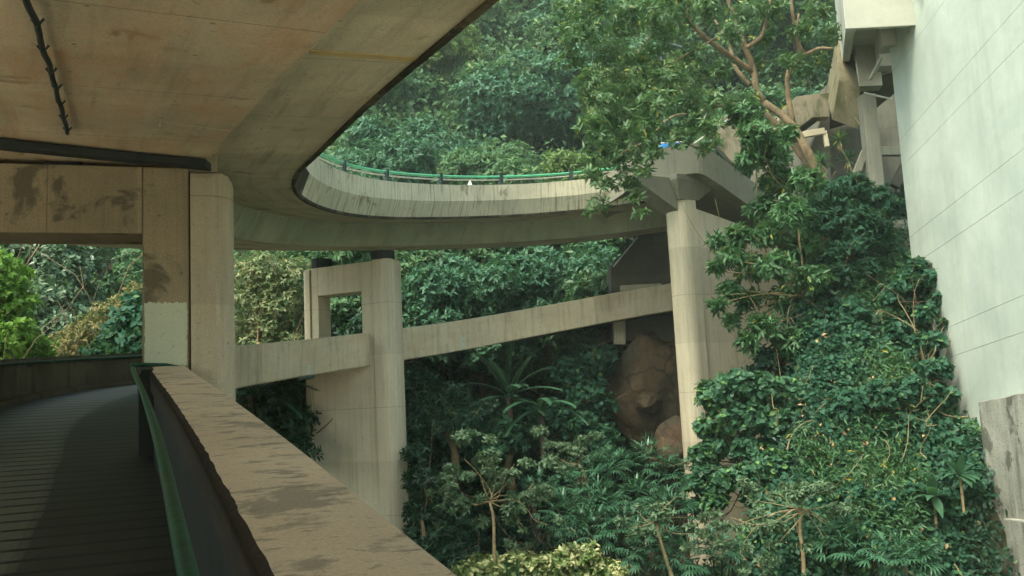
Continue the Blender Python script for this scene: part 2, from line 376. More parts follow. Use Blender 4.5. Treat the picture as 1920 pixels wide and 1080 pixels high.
sweep('fascia_parapet', far, lambda s, i: [(0, -.02), (.02, 0), (.33, 0), (.36, -.02), (.36, lower_dims(s+LS[ncut])[0]-.03), (.36, lower_dims(s+LS[ncut])[1]), (.03, lower_dims(s+LS[ncut])[1]), (0, lower_dims(s+LS[ncut])[1]+.03)], M['fascia'], lower)
sweep('outer_parapet', lp, lambda s, i: [(W_OUT, lower_dims(s)[0]-.05), (W_OUT, -.10), (W_OUT-.03, -.09), (W_OUT-.03, -.01), (W_OUT+.30, -.01), (W_OUT+.30, lower_dims(s)[1]), (W_OUT+.06, lower_dims(s)[1])], M['inner_wall'], lower)
sweep('kerb', lp, lambda s, i: [(W_OUT-.16, lower_dims(s)[0]+.0), (W_OUT-.16, lower_dims(s)[0]+.07), (W_OUT-.10, lower_dims(s)[0]+.10), (W_OUT+.01, lower_dims(s)[0]+.10), (W_OUT+.01, lower_dims(s)[0])], M['inner_wall'], lower)
def offs(path, o, h, sl=slice(None)):
    n, _ = frames(path); q = path.copy(); q[:, 0] += n[:, 0]*o; q[:, 1] += n[:, 1]*o; q[:, 2] += h; return q[sl]
def railing(path, o, h, wallo, r, mat, parent, every=1.6, nm='handrail'):
    q = offs(path, o, h); rl = mesh(nm, *tube(q, r, 12), mat, parent, smooth=True)
    w = offs(path, wallo, h-.06); _, s = frames(path); k = 0.4
    while k < s[-1]:
        i = int(np.argmin(abs(s-k))); b = (q[i]+w[i])/2+np.array([0, 0, -.05])
        mesh('bracket', *tube([q[i], b, w[i]], .012, 6), M['dark_metal'], rl); k += every*2.2
    return rl
nr = crom(lp[:ncut-2][::4], .12)
railing(nr, .665, .035, .43, .026, M['green_rail'], lower, 60)
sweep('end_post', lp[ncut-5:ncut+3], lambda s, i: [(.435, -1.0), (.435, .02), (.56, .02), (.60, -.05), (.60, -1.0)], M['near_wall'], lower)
# the rail bends round at the pier and stops against it
e = offs(nr, .665, .035)[-1]; 
mesh('rail_return', *tube([e, e+[-.16, .34, .05], e+[-.12, .62, .07], e+[.10, .80, .06], e+[.35, .82, 0]], .026, 10), M['green_rail'], lower, smooth=True)
railing(lp[int(len(lp)*.1):int(len(lp)*.7)], W_OUT-.12, -.10, W_OUT, .03, M['green_rail'], lower, 2.0)
# movement joint bracket below the fascia and pale repair patches
p = P(576, 708, 22.9); a = P(560, 711, 22.7); b = P(588, 706, 23.4)
mesh('joint_bracket', *tube([a, p, b], .045, 6), M['dark_metal'], lower)
def fpatch(px0, px1, f0, f1, mat, nm='repair_patch'):
    nn, sf = frames(far); pr = []
    for i in range(len(far)):
        v = far[i]; d = v; yv = d @ FWD; xx = 960+F*(d @ CR)/yv
        if px0 <= xx <= px1 and v[1] > 18: pr.append(i)
    if len(pr) < 2: return
    q = far[pr[0]:pr[-1]+1]; hh = .92
    sweep(nm, q, lambda s, i: [(-.004, -hh*f0), (.006, -hh*f0), (.006, -hh*f1), (-.004, -hh*f1)], mat, lower)
fpatch(566, 584, .72, .98, M['patch']); fpatch(520, 546, .30, .85, M['pier_pale']); fpatch(855, 878, .60, .97, M['patch']); fpatch(916, 938, .25, .75, M['pier_pale'])

# ------------------------------------------------------------------ upper ramp
ua = [P(924, 0, 6.49), P(791, 111, 8.0), P(700, 188, 9.7), P(600, 285, 12.6), P(553, 333, 15.2), P(553, 357, 16.5), P(573, 376, 17.9), P(600, 389, 19.1), P(636, 399, 20.4), P(684, 406, 21.9), P(745, 409, 23.4),
      P(829, 409, 25.2), P(900, 407, 26.4), P(1000, 402, 27.5), P(1100, 393, 27.9), P(1200, 380, 27.9), P(1290, 366, 27.8)]
d0 = (ua[1]-ua[0])/np.linalg.norm(ua[1]-ua[0]); dz = np.array([-.38, .9, .106])
up = crom([ua[0]-dz*14, ua[0]-dz*7, ua[0]]+ua[1:], .2); up = smoothpath(up, 14); _, US = frames(up)
sturn = US[np.argmin(abs(up[:, 1]-14.5))]
upper = thing('upper_ramp', 'curved concrete ramp overhead with stained soffit, pale parapet and green guard rail', 'ramp', (-5, 14, 4))
def kk(s): return ss(sturn-3, sturn+5, s)
def L2(a, b, k): return a+(b-a)*k
def ko(s): return ss(sturn+2.5, sturn+9, s)
s6, s12u = US[np.argmin(abs(up[:, 1]-6.0))], US[np.argmin(abs(up[:, 1]-12.2))]
def nw(s): return .95+.45*(s-s6)/(s12u-s6)
def wing(s): k = kk(s); return (L2(min(1.42, nw(s)), 1.6, k), L2(-.06, .10, k))
def botm(s): k = kk(s); return (L2(min(1.42, nw(s))+.08, 1.95, k), L2(-.20, -.52, k))
def ring(pts): return pts
sweep('wing_soffit', up, lambda s, i: [(.02, 0), wing(s), (wing(s)[0], .30), (.02, .30)], M['soffit_cool'], upper)
sweep('box_girder', up, lambda s, i: [(wing(s)[0]+.002, wing(s)[1]), botm(s), (L2(6.0, 3.0, ko(s)), botm(s)[1]), (L2(6.4, 3.3, ko(s)), .12), (L2(6.4, 3.3, ko(s)), .29), (wing(s)[0]+.002, .29)], [M['web']], upper)
o = bpy.data.objects['box_girder']; o.data.materials.append(M['soffit_warm']); o.data.materials.append(M['soffit_cool'])
nb = 6
for f in o.data.polygons:
    j = f.index % nb
    if j == 1: f.material_index = 1 if up[min(len(up)-1, f.index//nb)][1] < 14.6 else 2
sweep('deck_slab', up, lambda s, i: [(L2(6.4, 3.3, ko(s)), .05), (L2(8.0, 4.4, ko(s)), .12), (L2(8.0, 4.4, ko(s)), .32), (.15, .34), (.15, .31), (L2(6.4, 3.3, ko(s)), .302)], M['grey'], upper)
def upar(s, i):
    q = up[i]; return [(0, -.012), (.045, -.012), (.045, .10), (.16, .35), (.16, .93), (-.18, .93), (-.18, .46)]
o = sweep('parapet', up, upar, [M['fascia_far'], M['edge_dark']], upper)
for f in o.data.polygons:
    i, j = divmod(f.index, 7)
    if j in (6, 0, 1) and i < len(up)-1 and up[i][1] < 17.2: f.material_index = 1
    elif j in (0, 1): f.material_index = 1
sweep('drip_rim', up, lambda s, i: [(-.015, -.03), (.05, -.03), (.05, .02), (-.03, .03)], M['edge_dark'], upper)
sweep('outer_parapet', up, lambda s, i: [(L2(8.0, 4.4, ko(s)), .0), (L2(8.0, 4.4, ko(s)), 1.2), (L2(8.2, 4.6, ko(s)), 1.2), (L2(8.2, 4.6, ko(s)), .0)], M['grey'], upper)
i0 = int(np.argmin(abs(up[:, 1]-15.5))); rp = up[i0:]
q = offs(rp, .05, 1.22); rl = mesh('guard_rail', *tube(q, .038, 10), M['green_bright'], upper, smooth=True)
mesh('lower_rail', *tube(offs(rp, .06, 1.13), .022, 8), M['metal'], rl, smooth=True)
_, rs = frames(rp); k = .5; nn, _ = frames(rp)
while k < rs[-1]:
    i = int(np.argmin(abs(rs-k))); b = rp[i]; n2 = np.array([nn[i][0], nn[i][1], 0]); t2 = np.array([n2[1], -n2[0], 0])
    c = b+n2*.0+np.array([0, 0, .932]); vs = []
    for zz in (0, .36):
        for u, v in ((-.055, 0), (.055, 0), (.055, .12), (-.055, .12)): vs.append(c+t2*u+n2*(v-.01)+np.array([0, 0, zz]))
    mesh('rail_post', vs, [(0, 1, 2, 3), (4, 5, 6, 7), (0, 1, 5, 4), (1, 2, 6, 5), (2, 3, 7, 6), (3, 0, 4, 7)], M['dark_metal'], rl)
    k += 2.45
# painted strip on the wing soffit, conduit and box marks under the girder
i = int(np.argmin(abs(up[:, 1]-8.1))); nn, _ = frames(up)
a, b = P(583, 96, 8.1), P(787, 112, 8.1)
def on_soffit(px, py, off=0.004):
    """point of the near soffit seen in a photo direction"""
    lo, hi = 2., 20.
    for _ in range(40):
        m = (lo+hi)/2; q = P(px, py, m); j = int(np.argmin((up[:, 0]-q[0])**2+(up[:, 1]-q[1])**2)); r = q[:2]-up[j][:2]; o_ = r @ nn[j]
        s_ = US[j]; w, bt = wing(s_), botm(s_)
        z = up[j][2]+(w[1]*max(0, o_)/w[0] if o_ < w[0] else (bt[1] if o_ > bt[0] else w[1]+(bt[1]-w[1])*(o_-w[0])/(bt[0]-w[0])))
        if q[2] > z-off: hi = m
        else: lo = m
    return q
def strip(pa, pb, w, name, mat):
    A = [on_soffit(*pa, .006), on_soffit(*pb, .006)]; B = [on_soffit(pa[0]+w[0], pa[1]+w[1], .006), on_soffit(pb[0]+w[0], pb[1]+w[1], .006)]
    return prism(name, [A[0], A[1], B[1], B[0]], (0, 0, .01), mat, upper, 0)
strip((583, 95), (787, 110), (-2, 7), 'painted_strip', M['yellow_paint'])
for a_, b_ in (((300, 228), (432, 246)),): strip(a_, b_, (-2, 9), 'pale_strip', M['pier_pale'])
cp = [on_soffit(x, y, .05) for x, y in ((40, -60), (50, 0), (68, 40), (80, 90), (92, 120), (104, 165), (116, 205), (127, 250))]
rgc = random.Random(4)
cq = crom(cp, .12); cq[:, 0] += [.008*math.sin(i*.9)*rgc.random() for i in range(len(cq))]; cq[:, 2] -= [.015*abs(math.sin(i*.55)) for i in range(len(cq))]
cd = mesh('conduit', *tube(cq, .024, 8), M['black'], upper, smooth=True)
for i in range(3, len(cq), 5): mesh('pipe_clip', *tube([cq[i]+[-.04, 0, .03], cq[i]+[0, 0, -.028], cq[i]+[.05, 0, .03]], .011, 6), M['dark_metal'], cd)

ga, gb, gc = on_soffit(-90, 248, .01), on_soffit(255, 285, .01), on_soffit(385, 297, .01)  # black bars standing in for the dark gap between soffit and crossbeam
bx1 = [ga, gb, gb-[0, 0, .11], ga-[0, 0, .11]]; prism('dark_gap_bar', bx1, (.02, .25, 0), M['black'], upper, .02)
prism('dark_gap_bar', [gb+[.004, 0, 0], gc, gc-[0, 0, .12], gb+[.004, 0, -.10]], (.0, .25, 0), M['black'], upper, .02)
# ------------------------------------------------------------------ pier 1 (nearest)
rad = np.array([-.85, -.53]); rad /= np.linalg.norm(rad); tan = np.array([rad[1], -rad[0]])   # tan: away from the viewer
if tan[1] < 0: tan = -tan
def hz(px, py, Y): return P(px, py, Y)[2]
pA = P(355, 500, 12.2)[:2]         # groove between shaft and wall
pJ = P(267, 500, 12.02)[:2]
rad = (pJ-pA)/np.linalg.norm(pJ-pA); tan = np.array([rad[1], -rad[0]]); tan = tan if tan[1] > 0 else -tan
wj = np.linalg.norm(pJ-pA)
pier1 = thing('portal_pier', 'nearest brown portal pier with a pale painted patch, rounded shaft and crossbeam over the ramp', 'pier', (pA[0], pA[1], -6))
zb, zt0, zt1 = -6., hz(357, 315, 12.2), hz(0, 282, 11)
TK = .85
def wallpoly(c, r, t, u0, u1, z0l, z0r, z1l, z1r, name, mat, parent, tk=TK, d=0, bevel=.02):
    A = [np.array([*(c+r*u0+t*d), z0l]), np.array([*(c+r*u1+t*d), z0r]), np.array([*(c+r*u1+t*d), z1r]), np.array([*(c+r*u0+t*d), z1l])]
    return prism(name, A, (t[0]*tk, t[1]*tk, 0), mat, parent, bevel)
slope = (hz(0, 282, 10.9)-zt0)/4
zbm = hz(267, 430, 11.75)
wallpoly(pA, rad, tan, 0, wj, zb, zb, zt0, zt0+slope*wj*0, 'wall_leg', M['pier_stained'], pier1)
wallpoly(pA, rad, tan, wj+.002, wj+4.2, zbm, zbm, zt0, zt0, 'crossbeam', M['pier_stained'], pier1)
wallpoly(pA, rad, tan, wj+4.21, wj+5.2, zb, zb, zt0, zt0, 'outer_leg', M['pier_stained'], pier1)
# rounded shaft: D shaped plan
def shaft(c, r, t, w, proud, depth, z0, z1, name, mat, parent, cap=.12):
    """c: groove point; shaft runs from c to -r*w, rounded on the far corner"""
    pts = [(0, proud*-1)]; R = min(w*.62, depth*.45)
    for k in range(0, 11):
        a = math.pi/2*k/10; pts.append((w-R+R*math.sin(a), -proud+R-R*math.cos(a)))
    for k in range(0, 11):
        a = math.pi/2*k/10; pts.append((w-R+R*math.cos(a), depth-R+R*math.sin(a)))
    pts.append((0, depth))
    rings = []; zs = [z0]+list(np.linspace(z0, z1-cap, 14)[1:])+[z1-cap*.6, z1-cap*.2, z1]
    vs = []
    for iz, z in enumerate(zs):
        k = max(0, (z-(z1-cap))/cap); ins = cap*(1-math.sqrt(max(0, 1-k*k)))*.9
        for a, b in pts:
            aa = min(a, w-ins) if a > .01 else a; bb = min(max(b, -proud+ins*.5), depth-ins*.5)
            q = c-r*aa+t*bb; vs.append((q[0], q[1], z))
    m = len(pts); fs = [(i*m+j, i*m+(j+1) % m, (i+1)*m+(j+1) % m, (i+1)*m+j) for i in range(len(zs)-1) for j in range(m)]
    fs += [tuple(range(m-1, -1, -1)), tuple((len(zs)-1)*m+j for j in range(m))]
    return mesh(name, vs, fs, mat, parent)
zs1 = hz(360, 318, 12.1)
w1 = np.linalg.norm(P(433, 500, 12.6)[:2]-pA)
shaft(pA-rad*.018, rad, tan, w1*.95, .05, TK+.05, zb, zs1, 'shaft', M['pier'], pier1, .16)
wallpoly(pA, rad, tan, -.017, -.001, zb, zb, zt0-.05, zt0-.05, 'joint_filler', M['lip'], pier1, tk=TK-.1, d=.06, bevel=0)
# painted patch with ragged edges
z0p, z1p = hz(310, 684, 11.9), hz(310, 564, 11.9); rg = random.Random(3)
bd = []
N = 26
for k in range(N+1): bd.append((.03+(wj-.06)*k/N, z0p+.012*rg.uniform(-1, 1)))
for k in range(N+1): bd.append((wj-.03+.008*rg.uniform(-1, 1), z0p+(z1p-z0p)*(k+.5)/(N+1)))
for k in range(N+1): bd.append((wj-.03-(wj-.06)*k/N, z1p+.016*rg.uniform(-1, 1)))
for k in range(N+1): bd.append((.03+.008*rg.uniform(-1, 1), z1p-(z1p-z0p)*(k+.5)/(N+1)))
prism('painted_patch', [(*(pA+rad*u-tan*.006), z) for u, z in bd], (tan[0]*.012, tan[1]*.012, 0), M['patch'], pier1, 0)
# bearings between pier 1 and girder
zso = up[int(np.argmin(abs(up[:, 1]-12.2)))][2]-.2
for u in (-.15, 1.6, 3.2):
    c = pA+rad*u+tan*.45
    bb = plan([c+rad*.22-tan*.3, c-rad*.22-tan*.3, c-rad*.22+tan*.3, c+rad*.22+tan*.3], zt0-.01, zso+.35, 'bearing_block', M['black'] if u > 0 else M['pier'], pier1)

# ------------------------------------------------------------------ pier 2 (with the window)
r2 = np.array([-.9, .4]); r2 /= np.linalg.norm(r2); t2 = np.array([.4, .9]); t2 /= np.linalg.norm(t2)
c2 = P(701, 560, 25.3)[:2]
pier2 = thing('window_pier', 'tall pale concrete pier with a square window, standing between the two ramps', 'pier', (c2[0], c2[1], -7))
zt = hz(700, 489, 25.3); W2 = 2.42
def u_of(px):
    for u in np.linspace(0, 3.5, 400):
        q = c2+r2*u; 
        v = np.array([q[0], q[1], 3.]); x = 960+F*(v @ CR)/(v @ FWD)
        if x <= px: return u
    return 3.5
ul, ur = u_of(597), u_of(678); W2 = u_of(584)
zl = hz(700, 655, 25.4); zw = hz(640, 549, 25.6)
wallpoly(c2, r2, t2, 0, ur, zl, zl, zt, zt, 'wall_leg', M['pier_pale'], pier2, .6)
wallpoly(c2, r2, t2, ul, W2, zl, zl, zt, zt, 'rear_leg', M['pier_pale'], pier2, .6)
wallpoly(c2, r2, t2, ur+.001, ul-.001, zw, zw, zt, zt, 'crossbeam', M['pier_pale'], pier2, .6)
wallpoly(c2, r2, t2, 0, W2, -7, -7, zl-.002, zl-.002, 'wall_panel', M['pier_pale'], pier2, .6)
shaft(c2-r2*.02, r2, t2, np.linalg.norm(P(741, 560, 25.3)[:2]-c2)*.97, .09, .75, -7, zt+.02, 'shaft', M['pier_pale'], pier2, .08)
shaft(c2+r2*(W2+.02), -r2, t2, .28, .05, .7, -7, zt-.04, 'rear_shaft', M['pier_pale'], pier2, .05)
for u, w in ((-.15, .34), (1.95, .30)):
    c = c2+r2*u+t2*.3; zg = zt+.20
    n = 16; mb = MB(); mb.add(tube([(c[0], c[1], zt), (c[0], c[1], zg+.08)], w, 14)); mb.build('bearing', M['black'], pier2, loc=None)

# ------------------------------------------------------------------ pier 3 with flared cap
r3 = np.array([.86, .51]); t3 = np.array([-.51, .86])
c3 = P(1304, 400, 27.3)[:2]
pier3 = thing('flared_pier', 'tall grey pier with a flared cap, half covered by leaves on its right', 'pier', (c3[0], c3[1], -5))
zc = hz(1290, 376, 27.3); w3 = np.linalg.norm(P(1265, 400, 27.2)[:2]-c3)
shaft(c3-r3*.012, r3, t3, w3*1.0, .06, .8, -5, zc, 'shaft', M['pier_pale'], pier3, .01)
wallpoly(c3, r3, t3, 0, 3.4, -5, -5, zc-.25, zc+.3-1.3, 'wall_panel', M['pier_pale'], pier3, .7)
# elevated corner deck above pier 3
cd_pts = [P(1120, 391, 27.88), P(1150, 376, 27.75), P(1196, 343, 27.25), P(1256, 331, 27.0), P(1313, 323, 26.6), P(1350, 346, 26.9), P(1420, 397, 28.2), P(1520, 468, 30.2)]
cpth = []
for a, b in zip(cd_pts[:-1], cd_pts[1:]):
    for k in range(6): cpth.append(a+(b-a)*k/6)
cpth.append(cd_pts[-1]); cpth = smoothpath(np.array(cpth), 2)
corner = thing('corner_deck', 'grey angular concrete deck with solid parapet resting on the flared pier', 'deck', cd_pts[4])
sweep('parapet', cpth, lambda s, i: [(0, 0), (0, .92), (.25, .92), (.25, .05), (.30, 0)], M['grey'], corner)
sweep('slab', cpth, lambda s, i: [(.26, .02), (2.3, .02), (2.3, .30), (.26, .30)], M['grey'], corner)
b0 = cd_pts[4]; zt3 = b0[2]+.01
cc = c3-r3*w3*.5+t3*.35
def rc(c, r, t, a0, a1, b0_, b1_, z): return [np.array([*(c+r*a0+t*b0_), z]), np.array([*(c+r*a1+t*b0_), z]), np.array([*(c+r*a1+t*b1_), z]), np.array([*(c+r*a0+t*b1_), z])]
frustum('flared_cap', rc(cc, r3, t3, -w3*.5, w3*.5+.1, -.42, .45, zc-.02), rc(cc, r3, t3, -.55, 1.15, -.62, 1.9, zt3-.16), M['grey'], pier3)
prism('cap_plate', rc(cc, r3, t3, -.55, 1.15, -.62, 1.9, zt3-.158), (0, 0, .16), M['grey'], pier3)
hp = cc-r3*(w3*.5-.02)
prism('haunch', [np.array([*(hp-t3*.3), zc-.35]), np.array([*(hp-t3*.3-r3*1.5), zt3-.25]), np.array([*(hp-t3*.3-r3*1.5), zt3-.05]), np.array([*(hp-t3*.3), zt3-.05])], (t3[0]*.7, t3[1]*.7, 0), M['grey'], pier3)

# abutment behind pier 3
ab = thing('dark_abutment', 'dark concrete abutment in the shade behind the flared pier', 'abutment', P(1210, 540, 32.5))
A = [P(1146, 640, 32.2), P(1146, 497, 32.2), P(1198, 440, 32.2), P(1330, 425, 32.2), P(1330, 640, 32.2)]
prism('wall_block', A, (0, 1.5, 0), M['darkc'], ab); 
A = [P(1164, 545, 31.9), P(1164, 535, 31.9), P(1240, 531, 31.9), P(1240, 545, 31.9)]
prism('ledge', A, (0, .28, 0), M['pier_pale'], ab, .01)
A = [P(1151, 645, 31.6), P(1151, 600, 31.6), P(1173, 600, 31.6), P(1173, 645, 31.6)]
prism('stub_column', A, (0, .4, 0), M['pier_pale'], ab, .01)
mesh('sloping_pipe', *tube([P(1150, 500, 31.8), P(1196, 444, 31.8)], .03, 6), M['metal'], ab)

# ------------------------------------------------------------------ right: pale wall, base blocks, hanging building
wd = np.array([.088, 1.]); wd /= np.linalg.norm(wd); wn = np.array([wd[1], -wd[0]])
w0 = P(1690, 300, 24)[:2]
def zat(s, z24): return z24+.085*s         # courses climb towards the viewer
bw = thing('pale_retaining_wall', 'huge smooth pale green concrete wall filling the right edge with slanting joints', 'wall', (w0[0], w0[1], -4))
def wp(s, z, o=0): q = w0-wd*s-wn*o; return np.array([q[0], q[1], z])
vs = []; S = 20; 
A = [wp(0, -4), wp(S, -4), wp(S, 17), wp(0, 17)]
def joint_z(px, py):
    # height of a joint at the far edge of the wall, from its direction in the photo
    lo, hi = 3., 40.
    for _ in range(40):
        m = (lo+hi)/2; q = P(px, py, m); side = (q[:2]-w0) @ wn
        if side > 0: hi = m
        else: lo = m
    s = -(q[:2]-w0) @ wd; return q[2]-.085*s
zj = [joint_z(1684, 267), joint_z(1689, 315), joint_z(1707, 444), joint_z(1738, 480), joint_z(1792, 608), joint_z(1783, 669), joint_z(1684, 267)+1.9, joint_z(1684, 267)+2.8, joint_z(1684, 267)+4.8]
zj = sorted(zj)
# wall built course by course with recessed joints
edges = [-4]+zj+[14]; mb = MB()
for a, b in zip(edges[:-1], edges[1:]):
    g = .004
    lo_f, hi_f = a+(g if a > -4 else 0), b-g
    q = [wp(0, lo_f), wp(S, lo_f+.085*S), wp(S, hi_f+.085*S), wp(0, hi_f)]
    e3 = np.array([wn[0]*1.2, wn[1]*1.2, 0]); vs = q+[p_+e3 for p_ in q]
    mb.add((vs, [(0, 1, 2, 3), (7, 6, 5, 4), (0, 4, 5, 1), (1, 5, 6, 2), (2, 6, 7, 3), (3, 7, 4, 0)]))
q = [wp(0.01, -4, -.02), wp(S, -4, -.02), wp(S, 15, -.02), wp(.01, 13.9, -.02)]; e3 = np.array([wn[0]*1.1, wn[1]*1.1, 0]); 
mb.build('wall_panels', M['wall'], bw)
mesh('joint_backing', q+[p_+e3 for p_ in q], [(0, 1, 2, 3), (7, 6, 5, 4), (0, 4, 5, 1), (1, 5, 6, 2), (2, 6, 7, 3), (3, 7, 4, 0)], M['grey'], bw)
# base blocks
def blk(name, s0, s1, z0, ztop24, o, mat, label, cat='plinth'):
    q = [wp(s0, z0, o), wp(s1, z0, o), wp(s1, ztop24+.085*s1, o), wp(s0, ztop24+.085*s0, o)]
    ob = prism(name, [p_ for p_ in q], (wn[0]*(o-.01), wn[1]*(o-.01), 0), mat, None, .03, loc=q[0]); tag(ob, label, cat); return ob
def s_at(px, o):
    lo, hi = 0., 12.
    for _ in range(40):
        m = (lo+hi)/2; q = wp(m, 0, o); x = 960+F*(q @ CR)/(q @ FWD)
        if x < px: lo = m
        else: hi = m
    return lo
zb1 = joint_z(1815, 760)
blk('plinth', s_at(1828, .25), 14, -6, zb1, .25, M['base'], 'weathered streaky concrete plinth under the pale wall, above the lower block')
sb = s_at(1850, .25); zb2 = P(1850, 972, w0[1]-sb)[2]-.085*sb
for o_ in [bpy.data.objects['plinth']]: pass
blk('plinth', s_at(1852, .42), 14, -6, zb2, .42, M['base'], 'lowest stained concrete block at the bottom right corner')

# hanging white building with brackets
hb = thing('white_building_corner', 'whitewashed overhanging building corner with hanging blocks at the top right', 'building', P(1650, 60, 22))
gd = P(1561, 297, 1.0); gd = gd/gd[1]
zf = hz(1586, 54, 22); xl, xr = P(1583, 30, 22)[0], P(1735, 30, 22)[0]
def lb(x0, x1, y0, y1, z0, z1, name, mat, bevel=.02):
    o_ = gd*(y0-22); q_ = [np.array([x, 22., z])+o_ for x, z in ((x0, z0), (x1, z0), (x1, z1), (x0, z1))]
    return prism(name, q_, gd*(y1-y0), mat, hb, bevel)
lb(xl, xr, 22, 22.35, zf, zf+3, 'front_beam', M['white'])
lb(xl, xl+.25, 22.352, 32.5, zf-.02, zf+3, 'side_beam', M['white'])
lb(xl+.252, xr+.3, 22.352, 32, zf+.30, zf+.75, 'floor_slab', M['white'])
def hbk(px0, px1, pyb, Y, dy, h, name='hanging_block'):
    a, b = P(px0, pyb, Y), P(px1, pyb, Y)
    prism(name, [a, np.array([b[0], b[1], a[2]]), np.array([b[0], b[1], a[2]+h]), a+np.array([0, 0, h])], gd*dy, M['white'], hb, .01)
hbk(1653, 1700, 86, 23.4, 1.8, .9); hbk(1650, 1680, 124, 26.0, 1.8, 1.2); hbk(1611, 1655, 162, 28, 2.4, 1.6)
hbk(1576, 1596, 162, 31.5, 1.2, 1.6)
mesh('diagonal_pipe', *tube([P(1654, 105, 23.3), P(1632, 148, 24.5)], .05, 8), M['white'], hb)
mesh('drain_outlet', *tube([P(1700, 57, 22.5), P(1716, 58, 22.5)], .09, 10), M['white'], hb)
lb(xr-.25, xr+.6, 21.2, 21.99, zf+.75, zf+1.0, 'ledge', M['yellow'])
# braced frame below
fr = thing('braced_frame', 'slim concrete column with struts and brace in the dark gap beside the pale wall', 'frame', P(1628, 340, 27))
def beam(a, b, w, name, mat, parent):
    a, b = np.array(a), np.array(b); d = (b-a)/np.linalg.norm(b-a); s_ = np.cross(d, [0.05, 1, 0.02]); s_ /= np.linalg.norm(s_); n_ = np.cross(d, s_)
    q = [a+s_*w/2+n_*w/2, a-s_*w/2+n_*w/2, a-s_*w/2-n_*w/2, a+s_*w/2-n_*w/2]; return prism(name, q, b-a, mat, parent, .01)
top = P(1624, 180, 27); ft = np.array([top[0], top[1], P(1650, 470, 27)[2]])
beam(top, ft, .42, 'column', M['grey'], fr)
beam(P(1640, 284, 27), P(1690, 284, 27), .26, 'strut', M['grey'], fr); beam(P(1655, 424, 27), P(1712, 421, 27), .26, 'strut', M['grey'], fr)
beam(P(1597, 345, 27.1), P(1622, 283, 27.1), .2, 'diagonal_brace', M['grey'], fr)
beam(P(1676, 350, 27.6), P(1702, 300, 27.6), .25, 'diagonal_brace', M['darkc'], fr)
mesh('thin_pipe', *tube([P(1585, 180, 26.5), P(1598, 215, 26.5), P(1612, 233, 26.5)], .03, 6), M['yellow'], fr)
mesh('thin_pipe', *tube([P(1620, 174, 26.3), P(1672, 186, 26.3)], .03, 6), M['white'], fr)
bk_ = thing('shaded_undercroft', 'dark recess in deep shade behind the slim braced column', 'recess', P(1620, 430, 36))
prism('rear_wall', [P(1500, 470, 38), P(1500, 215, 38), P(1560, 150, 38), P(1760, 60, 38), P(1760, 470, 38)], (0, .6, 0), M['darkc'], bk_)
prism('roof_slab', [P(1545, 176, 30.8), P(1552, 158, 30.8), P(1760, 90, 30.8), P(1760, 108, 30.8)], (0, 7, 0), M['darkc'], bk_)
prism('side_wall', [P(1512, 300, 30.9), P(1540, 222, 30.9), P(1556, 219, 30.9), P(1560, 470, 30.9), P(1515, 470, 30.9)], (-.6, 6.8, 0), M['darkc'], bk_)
o = prism('mossy_parapet', [P(1452, 245, 30), P(1468, 205, 30), P(1493, 181, 30), P(1556, 172, 30), P(1556, 219, 30), P(1524, 220, 30), P(1497, 240, 30)], (0, .5, 0), M['mossy'], None, .02, loc=P(1500, 240, 30)); tag(o, 'mossy angular concrete parapet behind the forked tree trunk', 'parapet')
o = frustum('ochre_wall', [P(1560, 224, 28), P(1609, 242, 28), P(1612, 168, 28), P(1573, 150, 28)], [P(1549, 172, 31), P(1612, 190, 31), P(1615, 90, 31), P(1567, 75, 31)], M['yellow'], None, .01, loc=P(1590, 220, 28)); tag(o, 'mossy ochre concrete wall end under the white building corner', 'wall')
# small pale doorframe slab and stair walls by the trees
st = thing('stair_wall', 'pale stained stair wall rising behind the angular deck parapet', 'wall', P(1360, 270, 29.5))
prism('wall_slab', [P(1335, 262, 30), P(1352, 222, 30), P(1388, 205, 30), P(1390, 300, 30), P(1378, 310, 30)], (0, .4, 0), M['mossy'], st)
beam(P(1300, 270, 29.3), P(1388, 208, 29.3), .05, 'stair_handrail', M['metal'], st)
o = beam(P(1505, 253, 29.2), P(1545, 246, 29.2), .2, 'concrete_lintel', M['pier_pale'], None); tag(o, 'short pale concrete lintel below the mossy parapet', 'lintel')
o = beam(P(1545, 246, 29.2), P(1551, 275, 29.2), .14, 'concrete_prop', M['pier_pale'], None); tag(o, 'short pale concrete prop hanging below the lintel', 'prop')
o = prism('sloping_slab', [P(1420, 310, 28.6), P(1465, 360, 28.6), P(1460, 395, 28.6), P(1405, 345, 28.6)], (.6, .6, 0), M['grey'], None, .02, loc=P(1440, 350, 28.6)); tag(o, 'sloping pale concrete slab half hidden by leaves beside the angular deck', 'slab')
# blue van roof and white triangle sign behind parapets
van = thing('blue_van', 'blue vehicle roof just showing above the angular deck parapet', 'van', P(1265, 300, 31))
def vanbody():
    c = P(1262, 271, 29.6); bm = bmesh.new()
    pr = [(-.75, -1.3), (-.75, -.3), (-.55, .0), (-.35, .08), (.40, .08), (.62, .0), (.78, -.35), (.78, -1.3)]
    return prism('body', [(c[0]+a*.8, c[1], c[2]+b) for a, b in pr], (0, 2.2, 0), M['blue'], van, .05), c
_, vc = vanbody()
prism('windscreen', [(vc[0]-.30, vc[1]-.004, vc[2]-.35), (vc[0]-.26, vc[1]-.004, vc[2]-.06), (vc[0]+.36, vc[1]-.004, vc[2]-.06), (vc[0]+.44, vc[1]-.004, vc[2]-.35)], (0, .01, 0), M['glass'], van, 0)
prism('roof_rim', [(vc[0]-.40, vc[1]-.01, vc[2]+.065), (vc[0]+.34, vc[1]-.01, vc[2]+.065), (vc[0]+.34, vc[1]-.01, vc[2]+.09), (vc[0]-.40, vc[1]-.01, vc[2]+.09)], (0, .05, 0), M['whitep'], van, 0)
